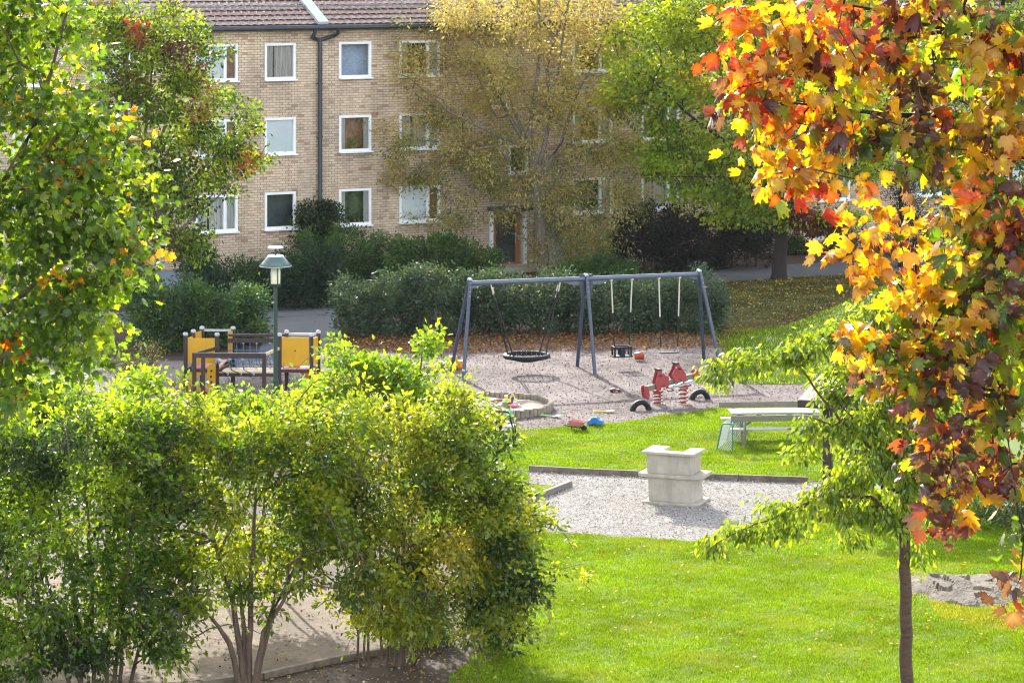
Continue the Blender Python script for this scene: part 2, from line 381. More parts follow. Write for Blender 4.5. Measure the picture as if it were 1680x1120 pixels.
PLAY = edge_wobble([(-400, 640), (90, 585), (300, 592), (430, 578), (565, 572), (800, 566), (1190, 552), (1290, 577), (1560, 604), (1700, 650), (1440, 653), (1200, 669), (1000, 697), (850, 708), (700, 722), (300, 745), (-400, 760)], 5, 30, 1)
LAWN_UP = edge_wobble([(850, 706), (1000, 695), (1200, 667), (1440, 651), (1700, 648), (2100, 640), (2100, 800), (1325, 790), (868, 772), (760, 768), (720, 720)], 4, 22, 2)
BBQ = [(868, 774), (1100, 784), (1325, 793), (1420, 797), (1320, 830), (1133, 890), (1000, 880), (780, 867), (845, 838), (935, 799), (868, 793)]
LAWN_LO = edge_wobble([(770, 866), (860, 871), (1000, 879), (1133, 889), (1320, 829), (1425, 797), (2100, 800), (2600, 1500), (620, 1500), (740, 1110), (800, 1060), (845, 1000), (835, 930)], 5, 24, 3)
NOTCH = [(700, 774), (866, 774), (866, 796), (930, 799), (840, 838), (770, 866), (680, 880)]
BANK = edge_wobble([(1170, 466), (1440, 449), (1850, 430), (2100, 450), (2100, 640), (1700, 640), (1560, 604), (1290, 577), (1195, 556), (1180, 530)], 4, 30, 4)
DIRT = edge_wobble([(-500, 1160), (200, 1125), (430, 1108), (640, 1064), (640, 980), (420, 930), (0, 925), (-500, 930)], 6, 30, 5)
sheet('playground_gravel', PLAY, M['play_gravel'], 0.004)
sheet('upper_lawn', LAWN_UP, M['lawn'], 0.008)
sheet('barbecue_gravel', edge_wobble(BBQ, 2.5, 18, 6), M['bbq_gravel'], 0.004)
sheet('lower_lawn', LAWN_LO, M['lawn'], 0.008)
sheet('corner_lawn', NOTCH, M['lawn'], 0.012)
sheet('far_lawn', BANK, M['shade_lawn'], 0.004)
sheet('dirt_path', DIRT, M['dirt'], 0.004)
sheet('footpath', [(-500, 566), (300, 530), (440, 521), (560, 515), (800, 495), (1180, 463), (1440, 447), (1850, 428), (2400, 410), (2400, 385), (1850, 402), (1440, 425), (1180, 441), (800, 472), (560, 493), (440, 500), (300, 508), (-500, 536)], M['asphalt'], 0.012)
sheet('side_path', edge_wobble([(425, 580), (440, 522), (556, 515), (545, 535), (565, 556), (575, 578)], 3, 20, 7), M['asphalt'], 0.008)
sheet('trodden_track', edge_wobble([(1180, 549), (1260, 533), (1440, 500), (1600, 470), (1600, 462), (1440, 491), (1260, 522), (1180, 538)], 3, 24, 8), M['soil'], 0.009)

def bank_z(x, y):
    t = np.clip((x-6.0)/8.5, 0, 1); a = t*t*(3-2*t)*2.5
    u = np.clip((y-81.5)/7.5, 0, 1); w = np.clip((y-89.0)/3.0, 0, 1)
    return a*u*u*(3-2*u)*(1-w*w*(3-2*w))
mb = MB(); xs = list(np.linspace(5.6, 20, 37))+[24, 30, 38]; ys = list(np.linspace(81, 92.5, 32))
mb.add(*grid_mesh(xs, ys, lambda x, y: float(bank_z(x, y))+.016-.10*(1-min(1, (x-5.6)/1.2))), True); mb.sm = [True]*len(mb.f)
tag(mb.build('grass_bank', M['lawn']), kind='structure')

# ------------------------------------------------------------------ leaves, blades, branches (numpy)
def norm(a): return a/np.maximum(np.linalg.norm(a, axis=-1, keepdims=True), 1e-9)
T_LEAF = (np.array([(0, 0, 0), (-.5, .5, .10), (0, 1, 0), (.5, .5, .10)]), [(0, 1, 2), (0, 2, 3)])
T_OVAL = (np.array([(0, 0, 0), (-.42, .3, .06), (.42, .3, .06), (-.42, .66, 0), (.42, .66, 0), (0, 1, -.16)]), [(0, 2, 1), (1, 2, 4), (1, 4, 3), (3, 4, 5)])
_h = [(0.0, 0.0), (.16, -.10), (.42, -.02), (.36, .10), (.62, .22), (.98 * .5, .30), (.60, .50), (.52, .62), (.30, .52), (.24, .60), (.28, .80), (.12, .78), (0, 1.02)]
_o = _h+[(-x, y) for x, y in _h[-2:0:-1]]
_np = len(_o)+1                                      # the last three corners are the leaf stalk
T_MAPLE = (np.array([(0, .32, .06)]+[(x, y, -abs(x)*.5-.28*y*y) for x, y in _o]+[(-.022, .0, 0), (.022, .0, 0), (.03, -.75, .16)]), [(0, i+1, (i+1) % len(_o)+1) for i in range(len(_o))]+[(_np, _np+1, _np+2)])
MAPLE_TINT = np.array([(1.25, 1.5, 1.0)]+[((1.1, 1.25, 1.0) if math.hypot(x, y-.32) < .40 else (.92, .62, .85)) for x, y in _o]+[(.7, .4, .6)]*3)
T_BLADE = (np.array([(-.5, 0, 0), (.5, 0, 0), (0, 1, 0)]), [(0, 1, 2)])

def leaves_mesh(name, pos, axis, nrm, size, width, col, tmpl, curl=None, tint=None):
    T, faces = tmpl; k = len(T); n = len(pos)
    axis = norm(axis); side = norm(np.cross(axis, nrm)); up = np.cross(side, axis)
    size = np.broadcast_to(size, (n,)); cz = np.ones(n) if curl is None else curl
    v = (pos[:, None, :]+size[:, None, None]*(T[None, :, 0, None]*width*side[:, None, :]+T[None, :, 1, None]*axis[:, None, :]
         + (T[None, :, 2]*cz[:, None])[:, :, None]*up[:, None, :]))
    f = np.array(faces, dtype=np.int32); nf = len(f)
    idx = (np.arange(n, dtype=np.int32)[:, None, None]*k+f[None]).reshape(-1)
    me = bpy.data.meshes.new(name)
    me.vertices.add(n*k); me.vertices.foreach_set('co', v.astype(np.float32).ravel())
    me.loops.add(len(idx)); me.loops.foreach_set('vertex_index', idx)
    me.polygons.add(n*nf); me.polygons.foreach_set('loop_start', np.arange(0, len(idx), 3, dtype=np.int32))
    me.update(calc_edges=True)
    c = np.ones((n, k, 4), dtype=np.float32); c[:, :, :3] = col[:, None, :]
    if tint is not None:
        tw = np.random.default_rng(n).uniform(-.15, 1.5, n)[:, None, None]; c[:, :, :3] = np.clip(c[:, :, :3]*(1+(tint[None]-1)*tw), .003, .95)
    a = me.color_attributes.new('leafcol', 'FLOAT_COLOR', 'POINT'); a.data.foreach_set('color', c.ravel())
    return me

def grow(trunks, targets, tip_r, rng, step=0.4, k=6, power=0.46, stiff=0.8, sag=0.0):
    """branches: every clump of leaves is joined to the nearest well-directed branch"""
    P, D, PA, RR = [], [], [], []
    for tr in trunks:
        prev = tr.get('from', -1)
        pts = tr['pts']; rad = tr['r']
        fine = []
        for i in range(len(pts)-1):
            a, b = np.array(pts[i], float), np.array(pts[i+1], float); L = np.linalg.norm(b-a); m = max(2, int(L/step))
            for j in range(m): fine.append((a+(b-a)*j/m+rng.normal(0, 0.012*min(L, 1), 3), rad[i]+(rad[i+1]-rad[i])*j/m))
        fine.append((np.array(pts[-1], float), rad[-1]))
        if prev == 'near':
            q = np.array(P); prev = int(np.argmin(np.linalg.norm(q-fine[0][0], axis=1)))
        for i, (p, r) in enumerate(fine):
            d = (fine[min(i+1, len(fine)-1)][0]-fine[max(i-1, 0)][0])
            P.append(p); D.append(d/max(np.linalg.norm(d), 1e-6)); PA.append(prev); RR.append(r); prev = len(P)-1
    nt = len(P)
    CAP = nt+len(targets)*40
    PP = np.zeros((CAP, 3)); DD = np.zeros((CAP, 3)); PP[:nt] = P; DD[:nt] = D
    par = list(PA); n = nt; tips = []
    cen = PP[:nt].mean(axis=0)
    order = np.argsort([np.min(np.linalg.norm(PP[:nt]-t, axis=1)) for t in targets])
    for ti in order:
        t = targets[ti]; d = t-PP[:n]; dist = np.linalg.norm(d, axis=1)
        cosang = (d*DD[:n]).sum(1)/np.maximum(dist, 1e-6)
        i = int(np.argmin(dist*(1+stiff*(1-cosang)))); L = dist[i]
        if L < 0.05: tips.append(i); continue
        m = max(1, min(30, int(L/step))); p0 = PP[i]; t0 = DD[i]*L*0.55
        prev = i; lastp = p0
        for j in range(1, m+1):
            s = j/m; q = p0+(t-p0)*s+t0*(s*(1-s)*(1-s))*1.2
            q = q+rng.normal(0, 0.03*L/max(m, 2), 3)*(s < 1); q[2] -= sag*L*s*(1-s)
            PP[n] = q; dd = q-lastp; DD[n] = dd/max(np.linalg.norm(dd), 1e-6); par.append(prev); prev = n; lastp = q; n += 1
            if n >= CAP-1: break
        tips.append(prev)
        if n >= CAP-40: break
    cnt = np.zeros(n)
    for t in tips: cnt[t] += 1
    for i in range(n-1, -1, -1):
        if par[i] >= 0: cnt[par[i]] += cnt[i]
    r = tip_r*np.maximum(cnt, 1)**power; r[:nt] = RR
    for i in range(nt, n):
        if par[i] >= 0: r[i] = min(r[i], r[par[i]]*0.92 if par[i] >= 0 else r[i])
    # mesh
    main = {}
    for i in range(n):
        p = par[i]
        if p >= 0 and (p not in main or r[i] > r[main[p]]): main[p] = i
    Z = DD[:n]; ref = np.where(np.abs(Z[:, 2:3]) < 0.9, np.array([[0, 0, 1.0]]), np.array([[1.0, 0, 0]]))
    A = norm(np.cross(Z, ref)); B = np.cross(Z, A)
    th = 2*np.pi*np.arange(k)/k
    circ = np.cos(th)[None, :, None]*A[:, None, :]+np.sin(th)[None, :, None]*B[:, None, :]
    ring = PP[:n, None, :]+r[:, None, None]*circ
    verts = [ring.reshape(-1, 3)]; nv = n*k; faces = []
    for i in range(n):
        p = par[i]
        if p < 0: continue
        if main.get(p) == i: b0 = p*k
        else:
            verts.append(PP[p][None]+r[i]*circ[i]); b0 = nv; nv += k
        b1 = i*k
        for j in range(k):
            j2 = (j+1) % k; faces.append((b0+j, b0+j2, b1+j2, b1+j))
    me = bpy.data.meshes.new('trunk'); me.from_pydata(np.concatenate(verts).tolist(), [], faces)
    me.polygons.foreach_set('use_smooth', [True]*len(faces)); me.update()
    return me

def blob_targets(blobs, Y, n, rng, shell=0.5, rd=None):
    """leaf-clump centres spread through rounded masses: (x, y, rx, ry[, depth offset, depth radius])"""
    w = np.array([b[2]*b[3] for b in blobs], float); w /= w.sum(); out = []
    for b, q in zip(blobs, w):
        m = max(2, int(round(n*q))); dy = b[4] if len(b) > 4 else 0; yy = Y+dy
        c = np.array(atY(b[0], b[1], yy)); s = yy/F
        rr = np.array([b[2]*s, b[5] if len(b) > 5 else (rd if rd else b[2]*s), b[3]*s])
        v = norm(rng.normal(0, 1, (m, 3)))*(rng.random((m, 1))**shell)
        out.append(c+v*rr)
    return np.concatenate(out)

def palette_cols(rng, cols, wts, cid, nclump, own=0.65, jit=0.22, cpos=None, bias=None):
    cols = np.array(cols, float); wts = np.array(wts, float); wts /= wts.sum()
    if bias is None: cl = rng.choice(len(cols), nclump, p=wts)
    else:
        cl = np.array([rng.choice(len(cols), p=bias(p, wts)) for p in cpos])
    ch = cl[cid]; o = rng.random(len(cid)) > own
    if bias is None: ch[o] = rng.choice(len(cols), o.sum(), p=wts)
    else:
        sh = cl[rng.integers(0, nclump, o.sum())]; near = rng.random(o.sum()) < 0.35; t = ch[o]; t[near] = sh[near]; ch[o] = t
    c = cols[ch]*(1+rng.uniform(-jit, jit, (len(cid), 1)))*(1+rng.uniform(-.08, .08, (len(cid), 3)))
    return np.clip(c, 0.003, 0.95)

def plant(name, label, cat, base, trunks, targets, per, sigma, tmpl, size, width, cols, wts, lmat, bmat, seed,
          tip_r=0.006, k=6, up=0.5, tilt=0.8, out=0.4, droop=0.2, hang=0.0, group=None, flat=0.6, patches=(), own=0.65,
          bias=None, step=0.4, stiff=0.8, sag=0.0, parts=('trunk', 'crown'), jit=0.22, power=0.46, sv=0.0, huevar=0.0, tint=None):
    rng = np.random.default_rng(seed)
    root = thing(name, label, cat, base, group)
    me = grow(trunks, targets, tip_r, rng, step=step, k=k, stiff=stiff, sag=sag, power=power); me.name = parts[0]
    link(parts[0], me, bmat, root)
    nc = len(targets); pv = np.broadcast_to(np.asarray(per, float), (nc,))*np.exp(rng.normal(0, .38, nc))
    cnt = np.maximum(1, rng.poisson(pv)); sgv = np.broadcast_to(np.asarray(sigma, float), (nc,)); cid = np.repeat(np.arange(nc), cnt); n = len(cid)
    off = rng.normal(0, 1, (n, 3))*np.array([1, 1, flat])*sgv[cid][:, None]
    pos = targets[cid]+off
    cen = targets.mean(axis=0)
    o = norm(targets[cid]-cen+rng.normal(0, .01, (n, 3))); rnd = rng.normal(0, 1, (n, 3))
    nrm = norm(np.array([0, 0, 1.0])*up+o*out*0.5+rnd*tilt)
    ax = norm(norm(off)*0.7+o*out+rng.normal(0, .6, (n, 3))+np.array([0, 0, -1.0])*(droop+hang*2))
    if hang:
        nh = norm(rng.normal(0, 1, (n, 3))*np.array([1, 1, .35])); nrm = norm(nrm*(1-hang)+nh*hang)
    nrm = norm(nrm-ax*(nrm*ax).sum(1, keepdims=True)+rng.normal(0, .01, (n, 3)))
    if huevar and bias is None:
        rank = np.linspace(-1, 1, len(cols))
        def bias(p, w):
            g = math.sin(p[0]*1.9+1.4*math.sin(p[2]*1.7+seed))*math.sin(p[2]*2.1+1.2*math.sin(p[0]*1.3+p[1]*1.6+seed)); q = w*np.exp(huevar*g*rank); return q/q.sum()
    c = palette_cols(rng, cols, wts, cid, nc, own, cpos=targets, bias=bias, jit=jit)
    for (pc, pr, pcol) in patches:
        dd = np.linalg.norm(pos-np.array(pc), axis=1); hit = rng.random(n) < np.clip(1.6*(1-dd/pr), 0, .92)
        c[hit] = np.array(pcol)*(1+rng.uniform(-.35, .35, (hit.sum(), 1)))
    sz = size*rng.uniform(.65-sv, 1.25+sv, n)
    lm = leaves_mesh(parts[1], pos, ax, nrm, sz, width, c, tmpl, curl=rng.uniform(-.6, 2.0+4*sv, n), tint=tint)
    link(parts[1], lm, lmat, root)
    return root

def V(p): return np.array(p, float)
def tr(pts, r, **kw): return dict(pts=[V(p) for p in pts], r=r, **kw)

# ------------------------------------------------------------------ the brick house
def build_house():
    u0, u1 = fac(-330)[0], fac(2050)[0]
    zb, ze, dep = -0.6, 8.98, 10.6
    root = thing('apartment_house', 'long yellow brick apartment house with white windows under a clay tile roof', 'building', P0+FD*fac(840)[0]+Vector((0, 0, -0.45)))
    def W(u, d, z): return P0+FD*u-FN*d+Vector((0, 0, z))      # d is depth into the house
    WIN = []                                                     # (u0, u1, z0, z1, kind, content)
    Z1, Z2, Z3 = (7.05, 8.42), (4.29, 5.67), (1.53, 2.92)
    def win(x0, x1, zz, kind, content): WIN.append((fac(x0)[0], fac(x1)[0], zz[0], zz[1], kind, content))
    for i, zz in enumerate((Z1, Z2, Z3)):
        win(320, 390, zz, 'double', ('blind', 'blind', 'curtain')[i])
        win(434, 485, zz, 'single', ('curtain', 'blind', 'slate')[i])
        win(556, 609, zz, 'single', ('sky_reflection', 'curtain_and_reflection', 'lawn_reflection')[i])
        win(655, 722, zz, 'double', ('dim', 'curtain', 'blind')[i])
        win(939, 1004, zz, 'double', ('dim', 'curtain_and_reflection', 'dim')[i])
        win(1052, 1114, zz, 'double', ('blind', 'dim', 'curtain')[i])
        win(1238, 1292, zz, 'single', ('dim', 'curtain', 'blind')[i])
        win(1340, 1394, zz, 'single', ('blind', 'curtain', 'dim')[i])
        win(1480, 1545, zz, 'double', ('dim', 'blind', 'curtain')[i])
        win(1640, 1695, zz, 'single', ('curtain', 'dim', 'blind')[i])
        win(1790, 1850, zz, 'double', ('dim', 'blind', 'curtain')[i])
        win(150, 215, zz, 'double', ('blind', 'dim', 'curtain')[i])
        win(20, 70, zz, 'single', ('dim', 'blind', 'dim')[i])
        win(-170, -110, zz, 'double', ('dim', 'curtain', 'blind')[i])
    win(806, 832, (5.75, 6.75), 'single', 'dim'); win(834, 866, (3.2, 4.3), 'single', 'dim')
    ub0, ub1 = fac(1318)[0], fac(1359)[0]; WIN.append((ub0, ub1, -0.02, 0.62, 'single', 'dim'))
    d0, d1 = fac(809)[0], fac(853)[0]; DOOR = (d0, d1, -0.42, 1.72)
    g0, g1 = fac(254)[0], fac(296)[0]; GDOOR = (g0, g1, -0.5, facz(275, 444))
    holes = [w[:4] for w in WIN]+[DOOR, GDOOR]
    us = sorted(set([u0, u1]+[h[0] for h in holes]+[h[1] for h in holes])); zs = sorted(set([zb, ze]+[h[2] for h in holes]+[h[3] for h in holes]))
    mb = MB()
    for i in range(len(us)-1):
        for j in range(len(zs)-1):
            uc, zc = (us[i]+us[i+1])/2, (zs[j]+zs[j+1])/2
            if any(h[0] < uc < h[1] and h[2] < zc < h[3] for h in holes): continue
            mb.add([W(us[i], 0, zs[j]), W(us[i+1], 0, zs[j]), W(us[i+1], 0, zs[j+1]), W(us[i], 0, zs[j+1])], [(0, 1, 2, 3)])
    for h in holes:                                              # reveals
        a, b, c, d = h; t = 0.14
        for q in ([(a, 0, c), (a, 0, d), (a, t, d), (a, t, c)], [(b, 0, c), (b, t, c), (b, t, d), (b, 0, d)], [(a, 0, d), (b, 0, d), (b, t, d), (a, t, d)], [(a, 0, c), (a, t, c), (b, t, c), (b, 0, c)]):
            mb.add([W(*p) for p in q], [(0, 1, 2, 3)])
    ridge = ze+0.1+dep/2*0.5
    mb.add([W(u0, 0, zb), W(u0, dep, zb), W(u0, dep, ze), W(u0, dep/2, ridge-0.15), W(u0, 0, ze)], [(4, 3, 2, 1, 0)])
    mb.add([W(u1, 0, zb), W(u1, dep, zb), W(u1, dep, ze), W(u1, dep/2, ridge-0.15), W(u1, 0, ze)], [(0, 1, 2, 3, 4)])
    mb.add([W(u0, dep, zb), W(u1, dep, zb), W(u1, dep, ze), W(u0, dep, ze)], [(0, 1, 2, 3)])
    wall = mb.build('wall', M['brick'], root)
    # tiled roof: rows of rolled tiles, real steps and rolls
    pitch = 0.5; over = 0.42
    mbr = MB()
    nu = int((u1-u0)/0.075); uu = np.linspace(u0-0.3, u1+0.3, nu); rows = 17; L = (dep/2+over)/rows
    prof = 0.045*np.abs(np.sin(np.pi*(uu-u0)/0.3))**0.8
    vs = []; fs = []
    for r_ in range(rows):
        for e in (0, 1):
            d = -over+(r_+e)*L+(0.05 if e else 0); z = ze+0.06+(d+over)*pitch+(0.06 if e == 0 else 0.0)
            for u, p in zip(uu, prof): vs.append(W(u, d, z+p))
        b = r_*2*nu
        for i in range(nu-1): fs.append((b+i, b+i+1, b+nu+i+1, b+nu+i))
    b = len(vs)
    mbr.add(vs, fs)
    mbr.add([W(u0-.3, dep/2, ridge+.1), W(u1+.3, dep/2, ridge+.1), W(u1+.3, dep+over, ze+.05), W(u0-.3, dep+over, ze+.05)], [(0, 1, 2, 3)])
    mbr.add([W(u0-.3, -over, ze+.02), W(u1+.3, -over, ze+.02), W(u1+.3, dep/2, ridge-.05), W(u0-.3, dep/2, ridge-.05)], [(3, 2, 1, 0)])
    roof = mbr.build('roof', M['tile'], root)
    ux = fac(527)[0]-0.1
    m_ = MB(); m_.beam(W(ux, -over-.02, ze+.17), W(ux, dep/2, ridge+.19), 0.42, 0.12); m_.build('roof_strip', M['galv'], roof)
    m_ = MB(); zr = ze+.06+(0.75+over)*pitch+.14
    m_.tube([W(u0, .75, zr), W(u1, .75, zr)], 0.028, 6)
    for k in range(60): u = u0+(u1-u0)*(k+.5)/60; m_.box(W(u, .75, zr-.02), (.03, .03, .3), TH)
    m_.build('snow_rail', M['roof_metal'], roof)
    # gutter and fascia
    m_ = MB()
    m_.beam(W(u0-.3, -over-.07, ze+.03), W(u1+.3, -over-.07, ze+.03), 0.13, 0.14)
    m_.build('gutter', M['dark_metal'], root, bevel=0.03)
    m_ = MB(); m_.beam(W(u0-.25, -.2, ze-.05), W(u1+.25, -.2, ze-.05), 0.4, 0.06); m_.build('eave_soffit', M['brown_wood'], root)
    up = fac(523)[0]; m_ = MB(); r_ = 0.075
    ua, ub = fac(509)[0], fac(547)[0]; zj = facz(523, 66)
    m_.tube([W(ua, -over-.05, ze), W(ua, -over+.02, ze-.22), W(ua, -.16, ze-.36), W(up, -.12, zj)], r_, 8)
    m_.tube([W(ub, -over-.05, ze), W(ub, -over+.02, ze-.22), W(ub, -.16, ze-.3), W(up, -.12, zj)], r_, 8)
    m_.tube([W(up, -.12, zj+.08), W(up, -.12, -0.4)], r_*1.05, 8)
    for z in (6.9, 4.9, 2.9, 1.0): m_.box(W(up, -.08, z), (.22, .12, .05), TH)
    m_.build('downpipe', M['dark_metal'], root)
    # windows
    for (a, b, c, d, kind, content) in WIN:
        w = b-a; fr = 0.095; m_ = MB()
        def bar(ua, ub, za, zb2, dd=0.03, t=0.12): m_.box(W((ua+ub)/2, dd, (za+zb2)/2), (ub-ua, t, zb2-za), TH)
        bar(a+.002, a+fr, c+.002, d-.002); bar(b-fr, b-.002, c+.002, d-.002); bar(a+fr, b-fr, d-fr, d-.002); bar(a+fr, b-fr, c+.002, c+fr*1.25)
        if kind == 'double':
            mu = a+w*0.70; bar(mu-.055, mu+.055, c+fr*1.25, d-fr)
        o = m_.build('window', M['white'], root, bevel=0.008)
        m_ = MB(); m_.box(W((a+b)/2, -0.06, c+0.0), (w+.06, .2, .05), TH); m_.build('sill', M['white'], o)
        m_ = MB(); m_.add([W(a+fr, .055, c+fr), W(b-fr, .055, c+fr), W(b-fr, .055, d-fr), W(a+fr, .055, d-fr)], [(0, 1, 2, 3)]); m_.build('pane', M['glass'], o)
        m_ = MB(); mu = a+w*0.70
        if kind == 'double' and content == 'blind':
            m_.box(W((a+mu)/2, .10, (c+d)/2+.02), (mu-a-.1, .012, d-c-.12), TH); m_.build('blind', M['blind'], o)
            m_ = MB(); m_.box(W((b+mu)/2, .13, (c+d)/2), (b-mu-.04, .012, d-c-.06), TH); m_.build('curtain', M['curtain_and_reflection'], o)
        elif content == 'curtain':
            for ca, cb_ in ((a+.02, a+w*.32), (a+w*.36, b-.02)):
                n = 24; q = []
                for i in range(n+1):
                    u = ca+(cb_-ca)*i/n; q.append((u, .14+.02*math.sin(i*1.9)))
                vs = [W(u, dd, c+.03) for u, dd in q]+[W(u, dd, d-.03) for u, dd in q]
                m_.add(vs, [(i, i+1, n+2+i, n+1+i) for i in range(n)], True)
            m_.build('curtain', M['curtain'], o)
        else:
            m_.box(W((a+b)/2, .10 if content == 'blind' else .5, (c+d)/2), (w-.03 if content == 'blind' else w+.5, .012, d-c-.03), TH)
            m_.build('blind' if content == 'blind' else 'pane_backdrop', M[content], o)  # some backdrop colours stand in for reflections in the glass
            if content in ('dim', 'lawn_reflection', 'curtain_and_reflection'):
                for ca, cb_ in ((a+.06, a+w*.24), (b-w*.2, b-.06)):
                    m_ = MB(); q = [(ca+(cb_-ca)*i/9, .13+.015*math.sin(i*2.3)) for i in range(10)]
                    m_.add([W(u, dd, c+.05) for u, dd in q]+[W(u, dd, d-.05) for u, dd in q], [(i, i+1, 11+i, 10+i) for i in range(9)], True); m_.build('curtain', M['sheer'], o)
                rr = random.Random(int(a*100)+int(c*10))
                for k in range(rr.choice((1, 2, 3))):
                    u = a+w*rr.uniform(.3, .75); hh = rr.uniform(.12, .3); m_ = MB(); m_.lathe(W(u, .2, c+.1), [(.05, 0), (.075, .13), (.06, .13)], 8); pt = m_.build('flower_pot', M['clay_pot'], o)
                    m_ = MB()
                    for e in range(9): m_.tube([W(u, .2, c+.2), W(u+rr.uniform(-.06, .06), .2, c+.25+hh*.5), W(u+rr.uniform(-.16, .16), .2+rr.uniform(-.06, .1), c+.25+hh*rr.uniform(.4, 1))], [.012, .03, .004], 4)
                    m_.build('pot_plant', M['potgreen'], o)
    # street door under its canopy
    a, b, c, d = DOOR; m_ = MB()
    m_.box(W(a+.06, .05, (c+d)/2), (.12, .1, d-c-.004), TH); m_.box(W(b-.09, .05, (c+d)/2), (.18, .1, d-c-.004), TH); m_.box(W((a+b)/2, .05, d-.08), (b-a-.3, .1, .15), TH)
    m_.box(W((a+b)/2, .06, c+.12), (b-a-.3, .08, .22), TH)
    o = m_.build('door', M['wood_door'], root, bevel=0.006)
    m_ = MB(); m_.add([W(a+.12, .07, c+.23), W(b-.18, .07, c+.23), W(b-.18, .07, d-.15), W(a+.12, .07, d-.15)], [(0, 1, 2, 3)]); m_.build('pane', M['glass'], o)
    m_ = MB(); m_.tube([W(b-.22, -.05, .55), W(b-.22, -.05, .95)], .018, 8); m_.build('handle', M['galv'], o)
    m_ = MB(); m_.box(W((a+b)/2, .6, (c+d)/2), (b-a+.6, .02, d-c), TH); m_.build('hall_backdrop', M['dim'], o)
    m_ = MB(); m_.box(W((a+b)/2, -.45, d+.2), (b-a+.5, .98, .12), TH); m_.build('canopy', M['dark_metal'], root, bevel=.01)
    for u in (a-.14, b+.16):
        m_ = MB(); m_.box(W(u, -.1, (c+d)/2-.05), (.13, .14, d-c+.3), TH); m_.build('door_post', M['white'], root)
    m_ = MB(); m_.box(W((a+b)/2, -.6, -.36), (b-a+.7, 1.18, .2), TH); m_.build('door_step', M['concrete'], root, bevel=.01)
    # steel cellar door
    a, b, c, d = GDOOR; m_ = MB(); m_.box(W((a+b)/2, .06, (c+d)/2), (b-a-.01, .06, d-c-.01), TH); o = m_.build('cellar_door', M['grey_door'], root, bevel=.006)
    m_ = MB(); m_.tube([W(b-.12, -.02, .5), W(b-.26, -.02, .5)], .015, 6); m_.build('handle', M['galv'], o)
    return W
W = build_house()
# steel sheet standing by the house wall
m_ = MB(); ua, ub = fac(895)[0], fac(911)[0]
m_.box(W((ua+ub)/2, -.45, .45), (ub-ua, .35, 1.7), TH)
m_.box(W((ua+ub)/2, -.45, 1.33), (ub-ua+.08, .43, .06), TH)
tag(m_.build('meter_cabinet', M['galv'], bevel=.012, origin=W((ua+ub)/2, -.45, -.4)), 'narrow pale grey metal cabinet beside the house door', 'cabinet')

# ------------------------------------------------------------------ street lamps
def lamp(base, top_z, label):
    root = thing('street_lamp', label, 'street lamp', base, 'green park lamps')
    h = top_z-base.z; b = Vector(base); lean = Vector((-0.03, 0.01, 0))*0
    m_ = MB(); m_.tube([b, b+Vector((0, 0, .9))], .075, 12); m_.tube([b+Vector((0, 0, .88)), b+Vector((0, 0, h-1.0))], [.058, .05], 12); m_.build('post', M['green_metal'], root)
    z = h-1.0
    m_ = MB(); m_.lathe(b+Vector((0, 0, z)), [(.05, -.05), (.13, -.02), (.15, .03), (.15, .05)], 16)
    for j in range(4):
        t = j*math.pi/2+.5; m_.tube([b+Vector((.145*math.cos(t), .145*math.sin(t), z+.03)), b+Vector((.145*math.cos(t), .145*math.sin(t), z+.6))], .014, 6)
    m_.tube([b+Vector((0, 0, z+.5)), b+Vector((0, 0, h-.03))], .03, 8)
    m_.build('lantern_frame', M['green_metal'], root)
    m_ = MB(); m_.lathe(b+Vector((0, 0, z)), [(.125, .045), (.13, .55), (.10, .56)], 18); m_.build('lamp_glass', M['lamp_glass'], root)
    m_ = MB(); m_.lathe(b+Vector((0, 0, z)), [(.41, .50), (.425, .515), (.22, .75), (.19, .78), (.18, .76), (.40, .49)], 28); sh = m_.build('lamp_shade', M['shade_green'], root)
    m_ = MB(); m_.lathe(b+Vector((0, 0, z)), [(.415, .500), (.431, .508), (.424, .516)], 28); m_.lathe(b+Vector((0, 0, z)), [(.215, .757), (.19, .785), (.06, .79)], 28); m_.build('shade_rim', M['shade_rim'], sh)
    m_ = MB(); m_.lathe(b+Vector((0, 0, h)), [(.0, -.035), (.19, -.035), (.21, -.015), (.19, .01), (0, .025)], 24); m_.build('top_disc', M['shade_rim'], root)
    return root
lp = gp(452, 679); lt = atY(446, 405, lp.y)
lamp(lp, lt.z, 'green lamp post with a wide shade in front of the yellow play frame')
l2 = atY(1578, 468, 82.0)
lamp(Vector((l2.x, 82.0, 0)), l2.z, 'green lamp with pale top mostly hidden behind the red maple leaves')

